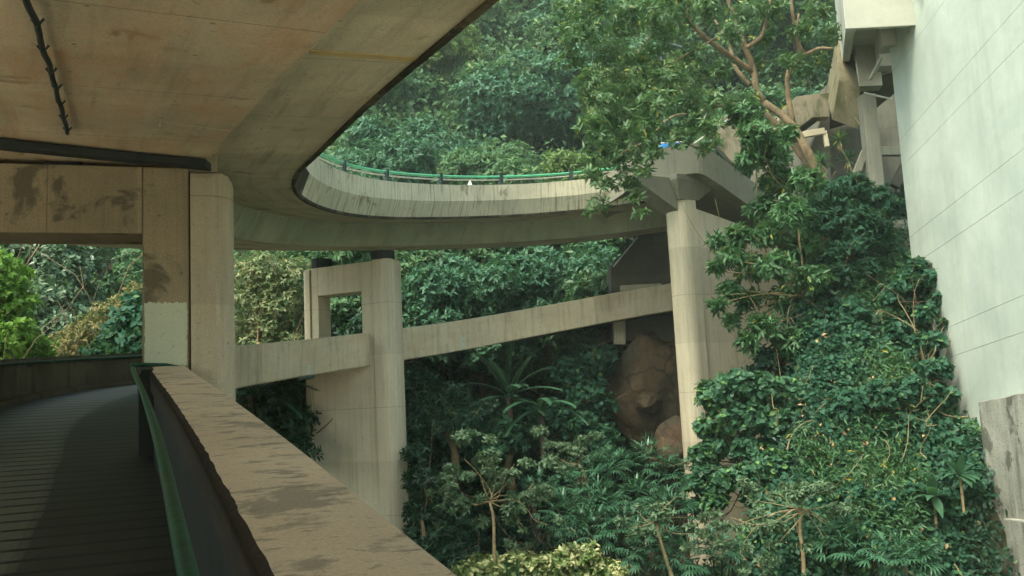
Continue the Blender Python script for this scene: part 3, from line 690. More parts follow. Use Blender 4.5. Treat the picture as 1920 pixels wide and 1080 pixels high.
for dx in (-.45, .45): mesh('wheel', *tube([(vc[0]+dx, vc[1]-.02, vc[2]-1.35), (vc[0]+dx, vc[1]+.2, vc[2]-1.35)], .28, 16), M['black'], van)
sg = thing('triangle_sign', 'small white warning triangle standing behind the curved parapet', 'sign', P(881, 352, 27))
a, b, c = P(875, 350, 26.6), P(881, 337, 26.6), P(887, 350, 26.6)
prism('triangle_plate', [a, b, c], (0, .03, 0), M['whitep'], sg, 0)
mesh('stake', *tube([P(881, 350, 26.7), P(882, 380, 26.7)], .03, 6), M['metal'], sg)
lp_ = thing('street_lamp', 'thin pale street lamp among the trees high on the hillside', 'street lamp', P(1240, 130, 44))
mesh('lamp_post', *tube([P(1241, 330, 44), P(1240, 72, 44)], .045, 8), M['dark_metal'], lp_); mesh('lamp_arm', *tube([P(1226, 66, 44), P(1240, 72, 44), P(1262, 84, 43.5)], .03, 6), M['dark_metal'], lp_)
mb = MB(); mb.add(tube([P(1262, 84, 43.5), P(1282, 90, 43.4)], [.05, .10], 8)); mb.build('lamp_head', M['dark_metal'], lp_)

# ------------------------------------------------------------------ terrain
def sst(a, b, x): x = np.clip((x-a)/(b-a), 0, 1); return x*x*(3-2*x)
def H(x, y):
    x = np.asarray(x, dtype=float); y = np.asarray(y, dtype=float)
    yf = 30.5+1.5*np.sin(x*.21+.5)-2.0*sst(6, 14, x)+3*sst(-8, -16, x)
    d = np.maximum(0, y-yf); h1 = -5.6+d*.62+sst(0, 5, d)*1.2+.006*d*d
    h1 = h1+.5*np.sin(x*.5+y*.3)*sst(0, 4, d)
    bx = x-(4.9+.42*(y-22)); k = sst(-.6, 2.2, bx)
    bank = -4.6+np.clip(y-18.5, -1, 8.5)*1.06+.35*np.sin(x*1.7+y*.8)+.3*np.sin(x*.9-y*1.9)
    h2 = -5.6+(bank+5.6)*k
    h = np.maximum(h1, h2)
    # ground drops off under the ramp where the viewer stands
    return h
gx = np.concatenate([np.linspace(-400, -60, 12), np.arange(-58, 58, .7), np.linspace(60, 400, 12)]); gy = np.concatenate([np.linspace(-300, -12, 10), np.arange(-10, 100, .7), np.linspace(102, 500, 14)])
XX, YY = np.meshgrid(gx, gy); ZZ = np.minimum(H(XX, YY), 70.)+.15*np.sin(XX*2.1)*np.sin(YY*2.7)
# open a niche for the rock and abutment
k = np.exp(-(((XX-4.8)/2.2)**2)**2)*sst(28, 30, YY)*(1-sst(34, 36.5, YY)); ZZ = ZZ*(1-k)+np.minimum(ZZ, -3.2)*k
nx = len(gx); vs = np.stack([XX.ravel(), YY.ravel(), ZZ.ravel()], 1)
fs = [(j*nx+i, j*nx+i+1, (j+1)*nx+i+1, (j+1)*nx+i) for j in range(len(gy)-1) for i in range(nx-1)]
g = mesh('hillside_ground', vs, fs, M['soil'], smooth=True); g['kind'] = 'structure'

bounce_sheet = mesh('bounce_ground', [(-70, -80, -5.35), (60, -80, -5.35), (60, 9, -5.35), (-70, 9, -5.35)], [(0, 1, 2, 3)], M['pier_pale']); bounce_sheet['kind'] = 'structure'  # unseen pale sheet, added to bounce light up onto the soffit
# rock face
def rock(name, c, size, seed, label, sub=6, amp=.35):
    bm = bmesh.new(); bmesh.ops.create_icosphere(bm, subdivisions=sub, radius=1)
    rr_ = random.Random(seed*7); pls = []
    for _ in range(22):
        n_ = Vector((rr_.gauss(0, 1), rr_.gauss(0, 1), rr_.gauss(0, .8))).normalized(); pls.append((n_, rr_.uniform(.68, .92)))
    for v in bm.verts:
        q_ = v.co.copy()
        for n_, d_ in pls:
            e_ = q_.dot(n_)-d_
            if e_ > 0: q_ -= n_*e_
        p_ = v.co.copy(); v.co = q_; n1 = mnoise.noise(p_*1.1+Vector((seed, 0, 0))); n2 = mnoise.noise(p_*2.7+Vector((0, seed, 0))); cell = mnoise.voronoi(p_*1.5+Vector((seed, seed, 0)))[0][0]
        v.co = q_*(1.1+amp*.6*n1+.05*n2+.25*(cell-.35)+.05*mnoise.ridged_multi_fractal(p_*2.3, .8, 2.2, 4, 1., 2.)-.06+.03*mnoise.noise(p_*11)); v.co.x *= size[0]; v.co.y *= size[1]; v.co.z *= size[2]
    me = bpy.data.meshes.new(name); bm.to_mesh(me); bm.free(); me.materials.append(M['rock']); me.polygons.foreach_set('use_smooth', [True]*len(me.polygons))
    o = bpy.data.objects.new(name, me); C.objects.link(o); o.location = V(c); tag(o, label, 'rock')
rock('rock_face', P(1222, 740, 32.6), (1.55, 1.3, 2.4), 3, 'large orange brown rock face in the shade left of the flared pier')
rock('boulder', P(1268, 840, 30.8), (1.0, .8, .9), 8, 'rounded brown boulder at the foot of the rock face beside the flared pier', 4)
rock('boulder', P(1215, 752, 31.2), (.45, .4, .32), 13, 'small grey green boulder resting on the orange rock face', 4)

# ------------------------------------------------------------------ foliage
def norm(a): return a/(np.linalg.norm(a, axis=-1, keepdims=True)+1e-9)
SH4 = (np.array([(0, 0, 0), (.45, .5, .10), (1, 0, -.06), (.45, -.5, .10)]), [(0, 1, 2), (0, 2, 3)])
SH6 = (np.array([(0, 0, 0), (.12, .42, .06), (.55, .46, .05), (1, 0, -.08), (.55, -.46, .05), (.12, -.42, .06)]), [(0, 1, 2, 3), (0, 3, 4, 5)])
def leafmesh(name, p, d, n, L, W, mat, parent=None, shape=SH4, loc=None, extra=None):
    d = norm(d); s = norm(np.cross(d, n)); n = np.cross(s, d)
    sh, fc = shape; m = len(sh); N = len(p)
    L = np.broadcast_to(L, (N,)); W = np.broadcast_to(W, (N,))
    v = p[:, None]+d[:, None]*(sh[:, 0][None, :, None]*L[:, None, None])+s[:, None]*(sh[:, 1][None, :, None]*W[:, None, None])+n[:, None]*(sh[:, 2][None, :, None]*L[:, None, None])
    base = rootloc(parent) if parent is not None else (np.array(loc, dtype=float) if loc is not None else np.zeros(3))
    v = (v-base).reshape(-1, 3); k = len(fc[0]); fa = np.array(fc)
    f = (np.arange(N)[:, None, None]*m+fa[None]).reshape(-1, k)
    me = bpy.data.meshes.new(name); me.vertices.add(len(v)); me.vertices.foreach_set('co', v.astype(np.float32).ravel())
    me.loops.add(f.size); me.loops.foreach_set('vertex_index', f.astype(np.int32).ravel())
    me.polygons.add(len(f)); me.polygons.foreach_set('loop_start', (np.arange(len(f))*k).astype(np.int32))
    me.update(calc_edges=True); me.materials.append(mat)
    o = bpy.data.objects.new(name, me); C.objects.link(o)
    if parent is not None: o.parent = parent
    elif loc is not None: o.location = [float(q) for q in loc]
    return o
def clumps(rng, cs, rs, dens, k=6, Ls=.2, spread=.9, droop=.35, up=.35, flat=.75, inner=.45):
    """leaf sprays over clumps: returns p,d,n"""
    Ps, Ds, Ns = [], [], []
    for c, r in zip(cs, rs):
        m = max(3, int(dens*r*r)); u = norm(rng.normal(size=(m, 3))+np.array([0, 0, .25]))
        rr = r*(inner+(1-inner)*rng.random(m)**.5)*(1+.18*np.sin(u[:, 0]*5+c[0]*3)*np.sin(u[:, 2]*6+c[2]))
        tip = c+u*rr[:, None]*np.array([1, 1, flat]); D = norm(u+rng.normal(size=(m, 3))*.35+np.array([0, 0, up]))
        tip = np.repeat(tip, k, 0); D = np.repeat(D, k, 0); M_ = len(tip)
        rd = norm(np.cross(D, rng.normal(size=(M_, 3))))
        d = norm(D*(1-.6*spread)+rd*spread+np.array([0, 0, -droop])*rng.random((M_, 1)))
        nn_ = norm(np.cross(np.cross(d, D+rng.normal(size=(M_, 3))*.25), d)+.25*np.array([0, 0, 1]))
        Ps.append(tip-D*(Ls*.9*rng.random((M_, 1)))); Ds.append(d); Ns.append(nn_)
    return np.concatenate(Ps), np.concatenate(Ds), np.concatenate(Ns)
def curve(a, b, rng, bend=.15, n=7, sag=0.):
    a, b = np.array(a, dtype=float), np.array(b, dtype=float); L = np.linalg.norm(b-a); o1 = rng.normal(size=3)*L*bend; o2 = rng.normal(size=3)*L*bend*.5
    t = np.linspace(0, 1, n)[:, None]
    return a+(b-a)*t+o1*np.sin(t*math.pi)+o2*np.sin(t*2*math.pi)+np.array([0, 0, sag*L])*np.sin(t*math.pi)
def tree(name, label, cat, base, cs, rs, leaf, L, W, dens, rng, trunk_r=.12, fork=.5, k=6, bark='bark', group=None, limbs=None, shape=SH4, spread=.9, droop=.35, lean=(0, 0), inner=.45, nl=14, flat=.75, up=.35, lsc=1.):
    root = thing(name, label, cat, base, group); cs = [np.array(c) for c in cs]
    cen = np.mean(cs, 0); base = np.array(base, dtype=float)
    mb = MB()
    if limbs is None:
        f = base+(cen-base)*fork; f[:2] = base[:2]+(cen[:2]-base[:2])*fork*.6
        tr = curve(base-np.array([0, 0, .3]), f, rng, .05, 8); mb.add(tube(tr, np.linspace(trunk_r*1.25, trunk_r*.75, 8), 8))
        for c in [cs[i] for i in rng.permutation(len(cs))[:nl]]:
            q = curve(f, c, rng, .12, 8); mb.add(tube(q, np.linspace(trunk_r*.55, trunk_r*.08, 8), 6))
            for _ in range(2):
                a = q[rng.integers(3, 6)]; mb.add(tube(curve(a, a+(c-f)*.45+rng.normal(size=3)*.25*np.linalg.norm(c-f), rng, .12, 6), np.linspace(trunk_r*.2, trunk_r*.04, 6), 5))
    else:
        for q, r0, r1 in limbs:
            q = crom(q, max(.12, r0)); mb.add(tube(q, np.linspace(r0, r1, len(q))*lsc, 10))
    mb.build('trunk', M[bark], root, smooth=True)
    p, d, n = clumps(rng, cs, rs, dens, k, L, spread, droop, inner=inner, flat=flat, up=up)
    Lr = L*(.65+.7*rng.random(len(p))); leafmesh('crown', p, d, n, Lr, W*Lr/L, leaf, root, shape)
    return root
def copy_tree(r, loc, rz, sc, label, group=None):
    c = r.copy(); C.objects.link(c); c.location = V(loc); c.rotation_euler = (0, 0, rz); c.scale = (sc, sc, sc*1.0); c['label'] = label
    if group: c['group'] = group
    for ch in r.children:
        q = ch.copy(); C.objects.link(q); q.parent = c
    return c

LM = {}
LM['hill_blue'] = leafmat('leaf_blue_green', (.03, .105, .055), (.075, .185, .10), rough=.55, trans=.25)
LM['hill_pale'] = leafmat('leaf_pale', (.06, .135, .06), (.12, .22, .10), (.18, .24, .09), .1, rough=.6, spec=.2)
LM['hill_yellow'] = leafmat('leaf_yellow_green', (.10, .17, .04), (.18, .26, .07), rough=.5, trans=.4)
LM['fresh'] = leafmat('leaf_fresh', (.036, .105, .044), (.082, .185, .07), (.30, .28, .04), .04, rough=.42, trans=.3)
LM['spread'] = leafmat('leaf_spreading', (.06, .13, .048), (.115, .205, .08), (.34, .32, .06), .05, rough=.42, trans=.35)
LM['vine'] = leafmat('leaf_vine', (.02, .072, .042), (.045, .132, .078), (.10, .21, .08), .1, rough=.6, trans=.3, spec=.2, nscale=.4)
LM['vine_light'] = leafmat('leaf_vine_light', (.033, .105, .056), (.068, .17, .09), (.15, .29, .09), .2, rough=.5, trans=.35)
LM['dark'] = leafmat('leaf_dark', (.018, .05, .03), (.04, .10, .05), rough=.4, trans=.2)
LM['under'] = leafmat('leaf_undergrowth', (.012, .046, .027), (.032, .09, .052), (.08, .12, .045), .1, rough=.5, trans=.2, nscale=.3)
LM['palm'] = leafmat('leaf_palm', (.035, .11, .06), (.075, .18, .10), rough=.35, trans=.2, spec=.5)
LM['feather'] = leafmat('leaf_feathery', (.09, .16, .085), (.15, .23, .13), rough=.55, trans=.25)
LM['varieg'] = leafmat('leaf_variegated', (.12, .21, .06), (.24, .31, .11), (.60, .60, .30), .85, rough=.5, trans=.3, nscale=1.5)
LM['sunny'] = leafmat('leaf_sunny', (.10, .22, .03), (.20, .36, .05), rough=.5, trans=.45)
LM['orange'] = leafmat('leaf_ochre', (.20, .17, .06), (.32, .26, .10), (.14, .18, .06), .4, rough=.6, trans=.3)
LM['painted_glint'] = leafmat('leaf_glossy', (.06, .125, .06), (.13, .21, .11), (.27, .31, .22), .16, rough=.35, trans=.25, spec=.5)  # pale colour on some leaves paints the glints
LM['flower'] = leafmat('leaf_flowering', (.13, .19, .08), (.25, .29, .14), (.38, .32, .14), .35, rough=.5)
rng = np.random.default_rng(7)
def blob(c, R, n, rr, flat=.7):
    """n clump centres on an uneven dome of radius R"""
    u = norm(rng.normal(size=(n, 3))+np.array([0, -.1, .35])); q = np.array(c)+u*(R*(.45+.5*rng.random(n)))[:, None]*np.array([1, 1, flat])
    return list(q), list(rr*(.65+.7*rng.random(n)))

# far wood covering the slope (uncountable mass)
def scatter_ground(name, label, x0, x1, y0, y1, n, L, W, mat, hmin=0., hmax=.8, cat='undergrowth', k=5, shape=SH4, mask=None, lump=1.0, droop=.3, upb=.5):
    x = rng.uniform(x0, x1, n); y = rng.uniform(y0, y1, n)
    if mask is not None: m = mask(x, y); x, y = x[m], y[m]
    lum = np.sin(x*1.3+2*np.sin(y*.7))*np.sin(y*1.1+1.5*np.sin(x*.9))
    z = H(x, y)+hmin+(hmax-hmin)*rng.random(len(x))+lump*.5*(lum+.6)
    p = np.stack([x, y, z], 1); p = np.repeat(p, k, 0)+rng.normal(size=(len(x)*k, 3))*L*.8
    D = norm(rng.normal(size=(len(p), 3))+np.array([0, -.55, .1])); d = norm(D+np.array([0, -.1, -droop]))
    n_ = norm(rng.normal(size=(len(p), 3))*.5+np.array([0, -.55, upb]))
    Lr = L*(.6+.8*rng.random(len(p)))
    o = leafmesh(name, p, d, n_, Lr, W*Lr/L, mat, None, shape); tag(o, label, cat, kind='stuff'); return o
slope_mask = lambda x, y: ~((abs(x-4.7) < 2.0) & (y > 27.5) & (y < 33.5))
scatter_ground('hillside_undergrowth', 'dense dark undergrowth and creepers covering the foot of the hillside', -24, 20, 28, 44, 42000, .22, .11, LM['under'], 0, .9, mask=slope_mask)
scatter_ground('distant_wood', 'hazy mass of trees high on the far hillside', -30, 45, 44, 95, 40000, .42, .22, LM['hill_pale'], 0, 2.6, cat='wood', lump=3.0)
scatter_ground('valley_ground_cover', 'low ground cover plants on the valley floor', -14, 12, 14, 29, 16000, .16, .08, LM['under'], 0, .35)

# prototypes for the hillside, each used at named spots
def hill_tree(kind, R, n, leafm, L, W, dens, lab, loc, th=3.5, bark='bark_dark'):
    b = np.array(loc, dtype=float); cs, rs = blob(b+[0, 0, th+R*.35], R, n, R*.36)
    return tree(kind, lab, 'tree', b, cs, rs, leafm, L, W, dens, rng, .16*R/3, .45, 6, bark)
def gz(px, Y, dz=0):
    x = P(px, 500, Y)[0]; return np.array([x, Y, float(H(x, Y))+dz])
protos = [hill_tree('broadleaf_tree', 3.6, 26, LM['hill_blue'], .26, .11, 190, 'round blue green tree directly behind the middle of the green guard rail', gz(900, 37), 2.6),
          hill_tree('broadleaf_tree', 3.4, 24, LM['hill_pale'], .26, .11, 170, 'pale green tree at the left, just beyond the bend of the upper ramp', gz(690, 38), 2.0),
          hill_tree('broadleaf_tree', 3.2, 22, LM['hill_yellow'], .24, .10, 150, 'sunlit yellow green tree high above the deck at the top of the picture', gz(1100, 46), 3.5),
          hill_tree('broadleaf_tree', 3.4, 22, LM['fresh'], .26, .11, 170, 'fresh green tree behind the hanging branches right of the guard rail', gz(1160, 37), 2.5)]
protos.append(hill_tree('dark_low_tree', 3.0, 22, LM['under'], .22, .10, 190, 'dense dark tree behind the window of the window pier', gz(650, 34), 1.2))
spots = [(0, 1060, 38, 1.05, 'dark blue green tree between the guard rail and the fresh green tree'),
         (1, 780, 41, 1.15, 'pale feathery tree above the left part of the curved parapet'),
         (0, 760, 47, 1.2, 'hazy blue green tree touching the edge of the upper soffit'),
         (1, 960, 46, 1.2, 'hazy pale tree above the round blue green tree'),
         (0, 1010, 55, 1.3, 'hazy tall tree near the top edge beside the upper soffit'),
         (3, 1250, 42, 1.2, 'green tree behind the blue vehicle and stair wall'),
         (2, 1220, 52, 1.3, 'yellow green tree at the top behind the spreading branches'),
         (3, 1380, 46, 1.25, 'dark green tree behind the fork of the spreading trunk'),
         (0, 1480, 44, 1.1, 'dense tree above the mossy parapet'),
         (2, 1340, 60, 1.4, 'distant yellow green tree at the top right of the slope'),
         (1, 1120, 60, 1.4, 'palest distant tree at the very top of the slope'),
         (3, 1520, 54, 1.3, 'deep green tree behind the white building corner'),
         (0, 640, 44, 1.0, 'blue green tree peeping through the bend of the upper ramp'),
         (4, 1000, 33.5, .7, 'low dark green tree under the upper girder above the sloping beam'),
         (4, 860, 33.5, .72, 'small dark tree under the girder right of the window pier'),
         (4, 1110, 34.5, .72, 'low dark tree between the sloping beam and the dark abutment')]
for i, (k, px, Y, sc, lab) in enumerate(spots):
    copy_tree(protos[k], gz(px, Y, -.4*sc), i*1.9, sc, lab)

fi = 0
for Y in (58, 66, 75):
    for px in range(600, 1560, 105):
        fi += 1; copy_tree(protos[(1, 0, 3, 2, 1)[fi % 5]], gz(px+35*math.sin(fi*2.3), Y+2*math.cos(fi*1.7), -.8), fi*1.3, 1.05+.3*math.sin(fi*.9)**2, 'hazy far tree in the wood near the top of the slope', 'far trees near the top of the slope')
# trees beyond the near opening on the left
def placed(name, label, cat, base, spots_, leaf, L, W, dens, **k):
    cs = [P(a, b, c) for a, b, c, r in spots_]; rs = [r for a, b, c, r in spots_]
    return tree(name, label, cat, base, cs, rs, leaf, L, W, dens, rng, **k)
placed('leafy_tree', 'bright yellow green leafy tree at the far left beyond the ramp parapet', 'tree', gz(-20, 25), [(5, 560, 24, .9), (-30, 520, 24, 1.2), (20, 640, 23.5, .8), (-40, 620, 24, 1.2), (60, 660, 24, .6), (0, 500, 25, .5), (-60, 700, 24, 1.4)], LM['sunny'], .16, .09, 330, k=6)
placed('glossy_tree', 'dark glossy leaved tree with pale glints at the left behind the opening', 'tree', gz(60, 33), [(40, 480, 32, 1.5), (110, 500, 32, 1.4), (0, 460, 32, 1.5), (160, 470, 33, 1.1), (90, 570, 31, 1.3), (130, 620, 31, 1.2), (50, 650, 31, 1.3), (150, 560, 33, .9), (-30, 560, 31, 1.6)], LM['painted_glint'], .22, .10, 210, k=6)
placed('ochre_shrub', 'ochre flowering shrub in the middle of the left opening', 'shrub', gz(190, 29), [(140, 640, 28.5, .7), (170, 615, 28.5, .6), (200, 590, 29, .6), (230, 570, 29, .5), (120, 660, 28, .6), (180, 650, 28.5, .6), (255, 545, 29, .4)], LM['orange'], .12, .05, 420, k=6)
placed('green_shrub', 'dark green broad leaved shrub beside the brown pier in the left opening', 'shrub', gz(240, 27), [(240, 600, 26.5, .55), (215, 645, 26.5, .55), (255, 650, 26, .7), (180, 672, 26, .5), (255, 565, 27, .4), (120, 685, 26, .4), (225, 620, 26.3, .5)], LM['vine'], .20, .12, 260, k=6, shape=SH6)
placed('hillside_tree', 'hazy pale green tree in the upper part of the left opening', 'tree', gz(215, 40), [(200, 480, 39, 1.5), (250, 500, 39, 1.6), (180, 540, 38, 1.5), (230, 530, 37, 1.3), (260, 460, 42, 1.5), (290, 520, 39, 1.7)], LM['hill_pale'], .24, .10, 170)
o = thing('leaning_tree', 'slim bare leaning trunk in the top middle of the left opening', 'tree', P(190, 520, 34)); mb = MB(); mb.add(tube([P(187, 515, 34), P(197, 490, 34), P(212, 430, 34)], [.16, .13, .10], 8)); mb.add(tube([P(207, 508, 34), P(202, 480, 34.1)], [.09, .05], 6)); mb.build('trunk', M['bark'], o)
o = thing('leaning_tree', 'short ochre trunk left of the slim leaning trunk in the left opening', 'tree', P(140, 520, 33)); MB().add(tube([P(138, 515, 33), P(146, 478, 33), P(148, 440, 33)], [.15, .12, .09], 8)).build('trunk', M['bark_pale'], o)
scatter_ground('left_hillside_growth', 'mixed green growth on the slope beyond the left opening', -28, -8, 30, 46, 16000, .22, .10, LM['hill_pale'], 0, 1.6, lump=1.6)
# between piers 1 and 2
placed('flowering_tree', 'pale flowering round tree between the brown pier and the window pier', 'tree', gz(490, 32), [(455, 520, 30, .9), (500, 505, 30, .9), (545, 520, 30, .9), (470, 565, 30, .9), (530, 570, 30, .9), (500, 610, 30, .8), (560, 600, 30.5, .7), (440, 610, 30, .7), (480, 650, 30, .8), (550, 650, 30, .8)], LM['flower'], .14, .06, 330, k=6, trunk_r=.1, fork=.35)
placed('dark_tree', 'dark green tree below the sloping beam left of the window pier', 'tree', gz(500, 28), [(450, 780, 26, .8), (500, 760, 26, .8), (550, 800, 26, .9), (480, 830, 25, .8), (540, 850, 25, .8), (450, 730, 27, .7), (560, 730, 27, .8), (590, 700, 28, .7)], LM['dark'], .20, .08, 230, k=6)

# the spreading tree at the top right: limbs follow the photo at real depth
q = lambda a, b, Y: P(960+a/2.25, b/2.25, Y)
limbs = [([q(1330, 790, 26), q(1270, 690, 26), q(1235, 620, 26), q(1170, 515, 26.2), q(1060, 430, 26.4)], .26, .17),
         ([q(1300, 760, 26.3), q(1220, 650, 26.5), q(1150, 560, 26.8), q(1070, 480, 27)], .22, .15),
         ([q(1185, 520, 26.2), q(1165, 400, 26.2), q(1168, 300, 26), q(1212, 238, 25.8), q(1195, 130, 25.8), q(1180, 30, 25.6), q(1175, -80, 25.6)], .15, .07),
         ([q(1212, 238, 25.8), q(1245, 228, 25.6), q(1290, 205, 25.4), q(1355, 205, 25.2)], .11, .06),
         ([q(1235, 228, 25.8), q(1200, 160, 25.9), q(1210, 60, 26)], .08, .05),
         ([q(1060, 430, 26.4), q(1030, 380, 26.4), q(1020, 300, 26.4), q(985, 200, 26.2), q(940, 80, 26), q(905, -20, 25.8), q(890, -90, 25.6)], .19, .08),
         ([q(985, 205, 26.2), q(1055, 150, 26), q(1075, 60, 25.9), q(1100, -40, 25.8)], .12, .06),
         ([q(1010, 300, 26.4), q(900, 222, 26), q(800, 145, 25.6), q(740, 80, 25.3), q(610, -10, 25)], .15, .07),
         ([q(1005, 360, 26.4), q(940, 280, 26.6), q(920, 200, 26.8), q(800, 0, 27)], .11, .06),
         ([q(740, 80, 25.3), q(728, 0, 25.2), q(720, -60, 25)], .09, .05), ([q(740, 95, 25.3), q(640, 115, 25), q(560, 180, 24.8), q(500, 290, 24.6)], .06, .03),
         ([q(1000, 430, 26), q(860, 450, 25), q(780, 480, 24.6), q(680, 490, 24.3), q(560, 600, 24)], .07, .035), ([q(860, 460, 25), q(760, 540, 24.6), q(700, 590, 24.4)], .05, .025),
         ([q(560, 600, 24), q(470, 640, 23.8), q(400, 700, 23.6)], .035, .015), ([q(860, 160, 25.8), q(700, 250, 25), q(560, 330, 24.5), q(520, 280, 24.4)], .05, .02)]
cl = [(1130, 190, .7), (1180, 170, .8), (1110, 240, .6), (1160, 230, .8), (1210, 250, .7), (1130, 285, .6), (1165, 300, .55), (1110, 330, .4), (1140, 345, .4), (1180, 330, .4), (1190, 370, .28), (1200, 400, .22), (1120, 380, .28), (1105, 395, .2), (1230, 200, .7), (1250, 150, .7),
      (1290, 190, .6), (1300, 230, .5), (1270, 250, .4), (1330, 240, .45), (1320, 280, .3), (1200, 110, .8), (1140, 100, .8), (1090, 60, .8), (1110, 10, .8), (1180, 30, .9), (1250, 60, .7), (1260, 5, .8), (1330, 20, .7), (1350, 130, .5), (1390, 30, .7), (1450, 20, .7), (1500, 60, .5), (1530, 20, .6), (1480, 110, .4), (1540, 110, .4), (1400, 190, .5), (1340, 190, .5), (1290, 100, .5), (1440, 70, .4), (1195, 298, .32), (1206, 322, .3), (1183, 345, .3), (1218, 296, .3), (1192, 362, .22), (1340, 262, .25), (1232, 285, .25), (1262, 268, .25), (1290, 268, .2), (1060, 20, .6), (1070, 110, .5), (1420, 120, .4), (1370, 60, .5), (1300, 140, .5), (1230, 20, .7), (1290, 20, .7), (1160, 60, .6), (1560, 60, .4), (1510, 130, .35), (1100, 150, .5)]
spread = placed('spreading_tree', 'large spreading tree with forked pale trunks and branches hanging over the deck', 'tree', q(1330, 790, 26), [(a, b, 24.6+.9*math.sin(a*.05)-(.8 if b > 150 else 0)+(1.2 if a > 1330 else 0), r) for a, b, r in cl], LM['spread'], .20, .065, 105, k=8, limbs=limbs, spread=1.0, droop=.5, inner=.0, lsc=.62)
# leafy tree hanging in front of pier 3
cl = [(1395, 215, .5), (1420, 250, .5), (1445, 290, .6), (1400, 300, .4), (1460, 340, .6), (1430, 390, .5), (1475, 250, .4), (1480, 400, .6), (1440, 440, .5), (1390, 440, .4), (1345, 450, .3), (1370, 480, .4), (1410, 500, .5), (1340, 500, .25), (1370, 540, .35), (1400, 560, .4), (1345, 570, .25), (1375, 600, .3), (1450, 500, .5), (1500, 460, .5), (1510, 340, .5), (1520, 520, .5), (1470, 560, .5), (1430, 610, .45), (1400, 640, .35), (1480, 640, .5)]
placed('hanging_branch_tree', 'fresh green tree with rosettes of leaves hanging in front of the flared pier', 'tree', P(1560, 640, 24.5), [(a, b, 23.6+.7*math.sin(a*.07+b*.02), r) for a, b, r in cl], LM['fresh'], .22, .075, 330, k=8, spread=1.0, droop=.5, trunk_r=.07, inner=.1, bark='bark_pale')
cl = [(1560, 360, .5), (1600, 350, .5), (1640, 370, .5), (1580, 400, .6), (1630, 410, .55), (1660, 390, .4), (1540, 420, .5), (1600, 450, .6), (1650, 440, .4), (1560, 480, .5), (1620, 500, .4), (1680, 385, .3), (1520, 390, .4)]
placed('leafy_bush', 'dark rounded leafy bush below the slim braced column', 'bush', P(1600, 560, 25.4), [(a, b, 24.8, r) for a, b, r in cl], LM['vine'], .17, .07, 420, k=6, trunk_r=.05, bark='bark_pale')
# dracaena like plants
def rosette_plant(name, label, stem, R, nleaf, leaf, mats, cat='plant', dry=True, W=.05):
    root = thing(name, label, cat, stem[0]); MB().add(tube(crom(stem, .15), .025, 6)).build('stem', M['bark_pale'], root)
    t = np.array(stem[-1]); u = norm(rng.normal(size=(nleaf, 3))+np.array([0, 0, .5])); nrm_ = norm(np.cross(np.cross(u, [0, 0, 1.]), u)+.001)
    seg(root, np.repeat(t[None], nleaf, 0), u, R, W, mats, 'leaves')
    if dry:
        u = norm(rng.normal(size=(14, 3))*.4+np.array([0, 0, -1.])); seg(root, np.repeat((t-[0, 0, .06])[None], 14, 0), u, R*.8, W*.6, M['dry'], 'dry_leaves')
    return root
def seg(root, p, u, L, W, mat, nm, droop=.35, n=4, taper=None):
    """arching blades built of short segments"""
    N = len(p); L = np.broadcast_to(L, (N,)).astype(float); s = norm(np.cross(u, [0, 0, 1.])+1e-4); vs = []; pts = p.copy(); d = u.copy()
    prof = taper or [.35, .9, 1., .7, .05]; m = n+1
    for i in range(m):
        w = W*prof[min(i, len(prof)-1)]*.5; vs.append(pts-s*w); vs.append(pts+s*w)
        pts = pts+d*(L/n)[:, None]; d = norm(d+np.array([0, 0, -droop/n*1.6]))
    v = np.stack(vs, 1).reshape(-1, 3); fa = np.array([(2*i, 2*i+1, 2*i+3, 2*i+2) for i in range(n)])
    f = (np.arange(N)[:, None, None]*(2*m)+fa[None]).reshape(-1, 4)
    return mesh(nm, v, f, mat, root)
rosette_plant('dracaena', 'tall thin dracaena with a tuft of leaves in front of the dark gap', [P(1600, 345, 25.4), P(1592, 305, 25.4), P(1578, 280, 25.3), P(1574, 262, 25.3)], .36, 40, None, LM['fresh'])
rosette_plant('dracaena', 'lower dracaena tuft beside the tall thin dracaena', [P(1592, 340, 25.5), P(1588, 300, 25.5)], .38, 40, None, LM['palm'])
rosette_plant('dracaena', 'yellow tipped dracaena tuft at the foot of the forked trunk', [P(1541, 340, 25.2), P(1540, 305, 25.2)], .42, 50, None, LM['vine_light'])
# vine covered bank
def fn(x, y, sd): return np.sin(x*1.1+sd+1.7*np.sin(y*.8+sd))*.5+np.sin(y*1.4-sd*2+1.3*np.sin(x*1.9))*.3+np.sin(x*3.1+y*2.3+sd)*.2
bank_edge = lambda x, y: (x-(4.3+.42*(y-22)) > 0) & (x < np.minimum(10.9+.02*(y-20), .497*y))
scatter_ground('bank_creeper', 'small leaved dark creeper covering the steep bank', 3, 11.5, 17.5, 30, 26000, .10, .06, LM['under'], .0, .35, cat='creeper', k=5, mask=bank_edge, lump=.9, droop=.5, upb=.6)
scatter_ground('vine_bank', 'thick green vines with heart shaped leaves covering the steep bank', 3, 11.5, 17.5, 30, 36000, .118, .095, LM['vine'], .1, .55, cat='vines', k=4, shape=SH6, mask=lambda x, y: bank_edge(x, y) & (fn(x, y, 0.) > -.15), lump=1.0, droop=.6, upb=.8)
scatter_ground('light_vines', 'patches of lighter fresh vines among the darker vines on the bank', 3, 11.5, 17.5, 30, 26000, .105, .085, LM['vine_light'], .25, .7, cat='vines', k=4, shape=SH6, mask=lambda x, y: bank_edge(x, y) & (fn(x, y, 2.3) > .28), lump=1.1, droop=.6, upb=.8)
scatter_ground('bank_shrubbery', 'narrow leaved sprigs poking out of the vines on the bank', 3, 11.5, 17.5, 30, 22000, .17, .045, LM['fresh'], .2, .9, cat='shrubs', k=6, mask=lambda x, y: bank_edge(x, y) & (fn(x, y, 4.1) > .38), lump=1.1, droop=.3, upb=.4)
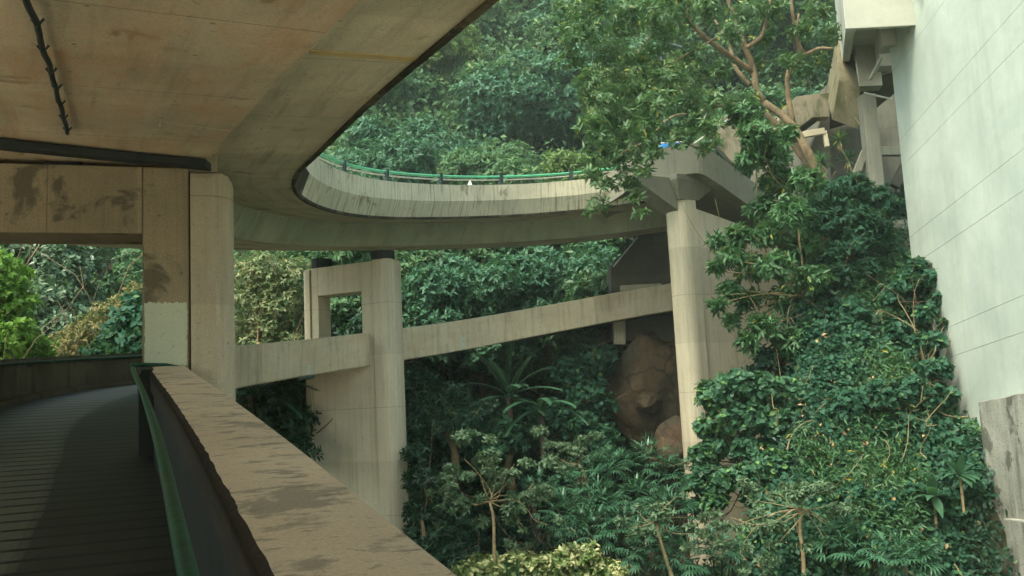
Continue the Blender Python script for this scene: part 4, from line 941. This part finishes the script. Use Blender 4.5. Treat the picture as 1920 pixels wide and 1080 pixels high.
def stems_mesh(name, label, n, gen, mat):
    mb = MB()
    for _ in range(n):
        a, b = gen(); mb.add(tube(curve(a, b, rng, .18, 7), np.linspace(.018, .006, 7)*rng.uniform(.6, 1.3), 4))
    o = mb.build(name, M[mat]); tag(o, label, 'stems', kind='stuff')
def gen_bank():
    while True:
        x, y = rng.uniform(4, 11), rng.uniform(18, 28)
        if bank_edge(np.array([x]), np.array([y]))[0]: break
    a = np.array([x, y, float(H(x, y))+rng.uniform(.5, 1.1)]); return a, a+rng.normal(size=3)*[.5, .2, .5]+np.array([0, -.3, .3])
stems_mesh('bare_stems', 'bare dry stems and hanging tendrils among the vines on the bank', 70, gen_bank, 'bark_pale')
def gen_foot():
    x, y = rng.uniform(-1.5, 6), rng.uniform(26, 34); a = np.array([x, y, float(H(x, y))+rng.uniform(.2, 1.4)]); return a, a+rng.normal(size=3)*[.6, .2, .3]+np.array([0, -.2, .9])
stems_mesh('bare_stems', 'bare stems and thin twigs in the undergrowth below the sloping beam', 60, gen_foot, 'bark')
scatter_ground('dead_leaves', 'scattered dry brown leaves caught in the vines', 3, 11.5, 17.5, 30, 240, .11, .06, M['dry'], .5, 1.2, cat='leaves', k=2, mask=lambda x, y: bank_edge(x, y))
def mound(name, label, cat, pts, leaf, L, W, dens, base, **k):
    return placed(name, label, cat, base, pts, leaf, L, W, dens, **k)
cl = [(1340, 740, .5), (1380, 720, .5), (1430, 725, .5), (1480, 735, .5), (1525, 750, .45), (1350, 790, .5), (1400, 780, .6), (1460, 790, .6), (1510, 800, .5), (1340, 840, .4), (1390, 840, .5), (1450, 850, .5), (1320, 800, .3), (1540, 790, .35), (1312, 850, .3), (1325, 880, .35), (1300, 905, .3), (1335, 920, .35), (1305, 950, .3), (1350, 890, .35)]
mound('climbing_shrub', 'light green broad leaved shrub against the foot of the flared pier', 'shrub', [(a, b, 22.3, r) for a, b, r in cl], LM['vine_light'], .135, .115, 760, P(1430, 940, 22.6), shape=SH6, trunk_r=.05, k=5, droop=.7, spread=.8)
cl = [(1400, 890, .4), (1450, 870, .45), (1500, 880, .45), (1540, 900, .45), (1420, 930, .4), (1480, 930, .5), (1360, 900, .35), (1340, 940, .3), (1560, 950, .4)]
mound('climbing_shrub', 'lower light green shrub below the one against the flared pier', 'shrub', [(a, b, 21.2, r) for a, b, r in cl], LM['vine_light'], .13, .11, 780, P(1450, 1040, 21.4), shape=SH6, trunk_r=.05, k=5, droop=.7, spread=.8)
cl = [(1600+70*(i % 3)+15*math.sin(i*2.1), 560+45*(i//3)+20*math.cos(i*1.7), .45+.12*math.sin(i*3.3)) for i in range(12)]
mound('vine_mound', 'vine mound climbing over the far end of the pale wall', 'vines', [(a, b, 23.2, r) for a, b, r in cl], LM['vine'], .13, .10, 640, P(1660, 760, 23.4), shape=SH6, trunk_r=.04, k=5, droop=.7)
cl = [(1590, 760, .5), (1650, 740, .5), (1700, 730, .45), (1745, 745, .4), (1620, 810, .5), (1680, 800, .5), (1730, 800, .45), (1775, 800, .35), (1640, 860, .45), (1700, 860, .45), (1760, 850, .4), (1790, 900, .35), (1560, 840, .4)]
mound('vine_mound', 'vine mound in front of the plinth of the pale wall', 'vines', [(a, b, 21.4, r) for a, b, r in cl], LM['vine'], .13, .105, 640, P(1690, 960, 21.6), shape=SH6, trunk_r=.04, k=5, droop=.7)
cl = [(1600, 930, .4), (1650, 940, .45), (1700, 930, .4), (1750, 940, .4), (1620, 990, .4), (1690, 1000, .4), (1750, 1000, .3)  , (1560, 1000, .35), (1600, 1050, .4), (1680, 1060, .4)]
mound('vine_mound', 'lowest vine mound at the bottom right beside the lowest block', 'vines', [(a, b, 19.6, r) for a, b, r in cl], LM['vine'], .125, .10, 640, P(1690, 1100, 19.8), shape=SH6, trunk_r=.04, k=5, droop=.7)
cl = [(1720, 500, .3), (1745, 520, .3), (1700, 530, .35), (1760, 560, .25), (1735, 585, .3), (1775, 605, .2), (1750, 640, .3), (1765, 690, .3), (1780, 740, .25), (1725, 640, .3), (1740, 690, .3)]
mound('wall_creeper', 'creeper hanging over the lower left edge of the pale wall', 'vines', [(a, b, 22.8-(b-500)*.006, r) for a, b, r in cl], LM['vine'], .15, .11, 520, P(1740, 780, 21.5), shape=SH6, trunk_r=.03, k=5, droop=.7)
cl = [(1540, 560, .5), (1570, 520, .5), (1520, 600, .5), (1580, 590, .5), (1540, 650, .5), (1490, 690, .45), (1580, 660, .5), (1560, 710, .45), (1440, 670, .4), (1420, 700, .3)]
mound('leafy_bush', 'dark vine tangled bush right of the flared pier', 'bush', [(a, b, 23.8, r) for a, b, r in cl], LM['under'], .18, .10, 420, P(1540, 780, 23.9), k=6, trunk_r=.05)
# small feathery trees
def feathery(label, trunk, pts, base, Y):
    cs = [P(a, b, Y+.3*math.sin(a)) for a, b, r in pts]; rs = [r*1.35 for a, b, r in pts]; f = P(*trunk[-1], Y)
    lim = [([P(a, b, Y) for a, b in trunk], .05, .03)]
    cs2, rs2 = [], []
    for c, q_ in zip(cs, rs):
        for _ in range(3): cs2.append(c+rng.normal(size=3)*q_*.75); rs2.append(q_*rng.uniform(.3, .65))
    for c in cs: lim.append((list(curve(f, c, rng, .1, 5, .05)), .013, .004))
    return tree('feathery_tree', label, 'tree', base, cs2, rs2, LM['feather'], .10, .042, 800, rng, limbs=lim, k=8, bark='bark_pale', inner=.2, spread=1., flat=.6)
feathery('small feathery tree with thin trunk at the bottom centre', [(932, 1110), (927, 1040), (925, 970), (918, 940)], [(870, 860, .35), (920, 850, .4), (965, 870, .35), (850, 900, .3), (900, 890, .4), (950, 905, .35), (1000, 900, .3), (880, 930, .3), (930, 935, .3), (1000, 950, .25), (860, 960, .2), (970, 960, .25), (1030, 985, .2), (990, 1000, .15), (840, 930, .2)], P(932, 1110, 21), 21)
feathery('feathery tree with gnarled pale branches at the bottom right of centre', [(1508, 1110), (1506, 1040), (1500, 990), (1503, 955)], [(1400, 940, .25), (1440, 930, .25), (1480, 920, .25), (1530, 925, .3), (1570, 940, .25), (1370, 970, .22), (1420, 990, .25), (1560, 980, .28), (1590, 1010, .25), (1450, 1030, .25), (1400, 1050, .2), (1550, 1040, .25), (1340, 1000, .2), (1470, 970, .2)], P(1508, 1110, 18.5), 18.5)
feathery('reddish thin branched shrub between the small feathery tree and the rock', [(1105, 960), (1100, 900), (1085, 870)], [(1030, 850, .35), (1070, 840, .35), (1110, 850, .35), (1050, 880, .3), (1100, 890, .3), (1010, 870, .3)], P(1105, 960, 26), 26)
feathery('wispy shrub with bare branches below the palm clump', [(1270, 1110), (1240, 1020), (1230, 980)], [(1200, 960, .25), (1250, 950, .25), (1290, 970, .25), (1180, 990, .2), (1310, 1000, .2), (1240, 1000, .25), (1270, 930, .2)], P(1270, 1110, 19.5), 19.5)
# dark bushes bottom centre left and shrubs behind pier 2
placed('dark_bush', 'dark bush at the right foot of the window pier', 'bush', P(800, 1110, 24), [(790, 900, 24, .5), (830, 1010, 22, .5), (790, 960, 24, .5), (850, 1040, 21.5, .4), (800, 1040, 22, .5), (780, 850, 25, .4), (870, 990, 22.5, .4), (780, 1000, 24, .4)], LM['dark'], .16, .05, 420, k=7)
placed('mixed_shrub', 'thin branched yellowish shrub right of the window pier', 'shrub', P(850, 880, 27), [(800, 760, 27, .6), (850, 740, 27, .6), (890, 770, 27, .5), (830, 800, 26.5, .6), (880, 820, 26.5, .5), (780, 800, 26.5, .5), (790, 710, 28, .5), (870, 790, 26, .5)], LM['under'], .13, .05, 420, k=6, bark='bark_pale')
placed('ivy_mound', 'ivy covered mound left of the orange rock', 'ivy', P(1090, 900, 30), [(1060, 700, 30.5, .8), (1100, 740, 30, .8), (1120, 680, 31, .7), (1080, 800, 29.5, .8), (1125, 820, 29.5, .7), (1130, 760, 30, .6), (1040, 780, 30, .7), (1090, 640, 31.5, .7), (1140, 660, 31.5, .4), (1135, 850, 29, .4)], LM['vine'], .15, .11, 330, k=5, shape=SH6)
placed('leafy_shrub', 'blue green leafy shrub under the palm fronds', 'shrub', P(960, 900, 28), [(940, 800, 27.5, .5), (980, 820, 27.5, .5), (1000, 780, 28, .4), (920, 840, 27, .5), (960, 760, 28, .4)], LM['hill_blue'], .17, .10, 330, k=6, shape=SH6)
# palms
def frond(c, d, L, mat, root, nl=52, lw=.017, ll=.36, droop=.9):
    t = np.linspace(0, 1, 14); d = norm(np.array(d, dtype=float)); pts = [np.array(c, dtype=float)]; dd = d.copy()
    for _ in range(13): pts.append(pts[-1]+dd*L/13); dd = norm(dd+np.array([0, 0, -droop/13]))
    pts = np.array(pts); mb = MB(); mb.add(tube(pts, np.linspace(.02, .006, 14), 5)); mb.build('frond_stem', M['green_rail'], root)
    P_, U = [], []
    for i in range(nl):
        f = .12+.86*i/nl; x = f*13; a = int(x); b = min(13, a+1); q_ = pts[a]+(pts[b]-pts[a])*(x-a); tg = norm(pts[b]-pts[max(0, a-1)]); s = norm(np.cross(tg, [0, 0, 1.]))
        for sg_ in (-1, 1): P_.append(q_); U.append(norm(tg*.75+s*sg_*1.+np.array([0, 0, .15])))
    ff = np.repeat(np.array([.12+.86*i/nl for i in range(nl)]), 2)
    return seg(root, np.array(P_), np.array(U), ll*(1-.75*np.abs(ff-.35)**1.3), lw*2, mat, 'frond', .5, 3, [.6, 1., .7, .05])
def palm(label, c, dirs, L, droop=.9, mat='palm'):
    root = thing('palm', label, 'palm', c); MB().add(tube([np.array(c)-[0, 0, 1.6], np.array(c)], .09, 8)).build('trunk', M['bark_dark'], root)
    for d in dirs: frond(c, d, L*rng.uniform(.8, 1.1), LM[mat], root, droop=droop)
    return root
palm('feather palm with long arching fronds in front of the dark slope', P(955, 745, 27.5), [(-.9, -.2, .75), (-.5, -.3, 1.2), (.1, -.3, 1.3), (.5, -.2, 1.4), (.75, -.2, 1.), (.9, -.3, .5), (-.9, -.4, .2), (.8, -.6, 0), (.2, -.8, .5), (-.3, .5, 1)], 1.7)
palm('drooping feather palm right below the larger feather palm', P(1015, 770, 27), [(-.4, -.3, .4), (.1, -.4, .4), (.5, -.3, .5), (.8, -.2, .3), (-.7, -.3, .1)], 1.5, 1.5)
palm('dark palm below the sloping beam beside the brown pier', P(470, 740, 25.5), [(-.9, -.2, .5), (-.4, -.3, .8), (.3, -.3, .9), (.9, -.2, .5), (.8, -.4, .1), (-.8, -.5, 0)], 2.0, 1.1)
def fanpalm(mb_list, c, nf, R):
    for _ in range(nf):
        d = norm(rng.normal(size=3)*np.array([1, 1, .5])+np.array([0, -.35, .7])); tip = np.array(c)+d*R*rng.uniform(.5, 1); nb_ = 8
        s = norm(np.cross(d, [0, 0, 1.]+rng.normal(size=3)*.2)); 
        for a in np.linspace(-1.15, 1.15, nb_):
            mb_list[0].append(tip); mb_list[1].append(norm(d*math.cos(a)+s*math.sin(a)+np.array([0, 0, -.25])))
fp = [(1080, 930, 24, 'left end of the lady palm clump'), (1110, 890, 24.5, 'upper left lady palm below the ivy mound'), (1160, 880, 24.5, 'lady palm below the left edge of the orange rock'), (1220, 870, 24.5, 'lady palm directly below the orange rock'), (1270, 900, 24, 'lady palm left of the flared pier foot'),
      (1130, 960, 23, 'lady palm in the middle left of the clump'), (1190, 940, 23, 'lady palm at the centre of the clump'), (1060, 980, 23, 'lady palm right of the small feathery tree'), (1110, 1010, 22, 'lady palm behind the yellow hedge'), (1170, 1000, 22, 'lady palm above the right end of the yellow hedge'),
      (1220, 1040, 20.5, 'bright lady palm right of the yellow hedge'), (1290, 1060, 20, 'lady palm at the bottom edge under the wispy shrub'), (1350, 1050, 20, 'lady palm at the bottom edge left of the gnarled feathery tree'), (1010, 940, 24.5, 'lady palm behind the small feathery tree'), (1690, 1060, 17.5, 'bright spiky lady palm at the bottom edge below the vine mounds'), (1590, 1040, 18.3, 'dark spiky lady palm right of the gnarled feathery tree'), (1250, 970, 22, 'lady palm right of the clump centre')]
for a, b, Y, lab in fp:
    c = P(a, b, Y); root = thing('lady_palm', lab, 'palm', c-np.array([0, 0, .9]), 'lady palms in the clump')
    mb = MB()
    for _ in range(5): o_ = rng.normal(size=3)*[.3, .3, 0]; mb.add(tube([c-[0, 0, 1.1], c+o_*.5-[0, 0, .8], c+o_*.8+[0, 0, .1]], .018, 5))
    mb.build('stems', M['bark_dark'], root); L_ = [[], []]
    fanpalm(L_, c, 58, .68); seg(root, np.array(L_[0]), np.array(L_[1]), .30, .040, LM['palm'], 'leaves', .5, 3, [.4, 1., .8, .1])
# yellow variegated hedge
cl = [(880+22*i, 1062-12*math.sin(i*.8)-(10 if 3 < i < 11 else -10), .38) for i in range(14)]+[(900+30*i, 1090, .4) for i in range(10)]
placed('variegated_hedge', 'yellow variegated hedge at the bottom edge behind the parapet', 'hedge', P(1030, 1130, 21.5), [(a, b, 21.2, r) for a, b, r in cl], LM['varieg'], .13, .07, 520, k=6, shape=SH6, trunk_r=.03)
# large leaf plants bottom right
for lab, (a, b, Y) in (('large leaved yellow green plant in the middle of the lower vines', (1750, 930, 19.3)), ('dark broad leaved plant left of the lower plinth', (1800, 890, 19.6))):
    c = P(a, b, Y); root = thing('broad_leaved_plant', lab, 'plant', c); MB().add(tube([c-[0, 0, .8], c], .03, 6)).build('stem', M['bark_pale'], root)
    u = norm(rng.normal(size=(12, 3))*[1, .6, .6]+np.array([0, -.4, .5])); seg(root, np.repeat(c[None], 12, 0), u, .55, .20, LM['vine_light'], 'leaves', .6, 5, [.3, .9, 1., .8, .4, .02])
# garden stakes by the hedge
for a, lab in ((951, 'thin green stake left of the other in the yellow hedge'), (970, 'thin green stake right of the other in the yellow hedge')):
    o = mesh('plant_stake', *tube([P(a, 1090, 20.5), P(a-1, 1048, 20.5)], .018, 6), M['green_rail'], None, loc=P(a, 1090, 20.5)); tag(o, lab, 'stake')

# ------------------------------------------------------------------ haze, camera, light
HZ = True
if HZ:
    hm = bpy.data.materials.new('haze'); hm.use_nodes = True; nt = hm.node_tree; nt.nodes.clear(); out = nt.nodes.new('ShaderNodeOutputMaterial'); pv = nt.nodes.new('ShaderNodeVolumePrincipled')
    pv.inputs['Color'].default_value = (.86, .97, .90, 1); pv.inputs['Density'].default_value = .0007; pv.inputs['Anisotropy'].default_value = .2; nt.links.new(pv.outputs[0], out.inputs['Volume'])
    mb = MB(); mb.box((-420, -320, -8), (420, 520, 82)); o = mb.build('haze', hm); o['kind'] = 'stuff'; o['label'] = 'thin pale haze filling the valley'; o['category'] = 'haze'
cam = bpy.data.cameras.new('Camera'); co = bpy.data.objects.new('Camera', cam); C.objects.link(co)
cam.sensor_width = 36; cam.lens = F/1920*36; cam.clip_end = 2000; cam.clip_start = .05
R = Matrix((CR, CU, -FWD)).transposed().to_4x4(); co.matrix_world = R
bpy.context.scene.camera = co
SUN_EL, SUN_AZ = math.radians(58), math.radians(-138)     # azimuth measured from +Y towards +X, where the sun stands
w = bpy.data.worlds.new('World'); bpy.context.scene.world = w; w.use_nodes = True; nt = w.node_tree; nt.nodes.clear()
wo = nt.nodes.new('ShaderNodeOutputWorld'); bg = nt.nodes.new('ShaderNodeBackground'); sk = nt.nodes.new('ShaderNodeTexSky'); sk.sky_type = 'NISHITA'; sk.sun_disc = False
sk.sun_elevation = SUN_EL; sk.sun_rotation = SUN_AZ; sk.air_density = 1.2; sk.dust_density = 4.; sk.ozone_density = .6
mx = nt.nodes.new('ShaderNodeMix'); mx.data_type = 'RGBA'; mx.blend_type = 'MULTIPLY'; mx.inputs[0].default_value = 1.; mx.inputs[7].default_value = (.92, 1.0, .86, 1)
nt.links.new(sk.outputs[0], mx.inputs[6]); nt.links.new(mx.outputs[2], bg.inputs[0]); bg.inputs[1].default_value = .15; nt.links.new(bg.outputs[0], wo.inputs[0])
sl = bpy.data.lights.new('Sun', 'SUN'); so = bpy.data.objects.new('Sun', sl); C.objects.link(so); sl.energy = .85; sl.angle = math.radians(14); sl.color = (1, .97, .88)
sd = Vector((math.sin(SUN_AZ)*math.cos(SUN_EL), math.cos(SUN_AZ)*math.cos(SUN_EL), math.sin(SUN_EL)))
so.rotation_euler = (-sd).to_track_quat('-Z', 'Y').to_euler()
sc = bpy.context.scene; sc.view_settings.view_transform = 'Standard'; sc.view_settings.look = 'None'; sc.view_settings.exposure = 1.85; sc.view_settings.gamma = 1
sc.cycles.max_bounces = 8; sc.cycles.diffuse_bounces = 5; sc.cycles.transmission_bounces = 4; sc.cycles.volume_bounces = 1
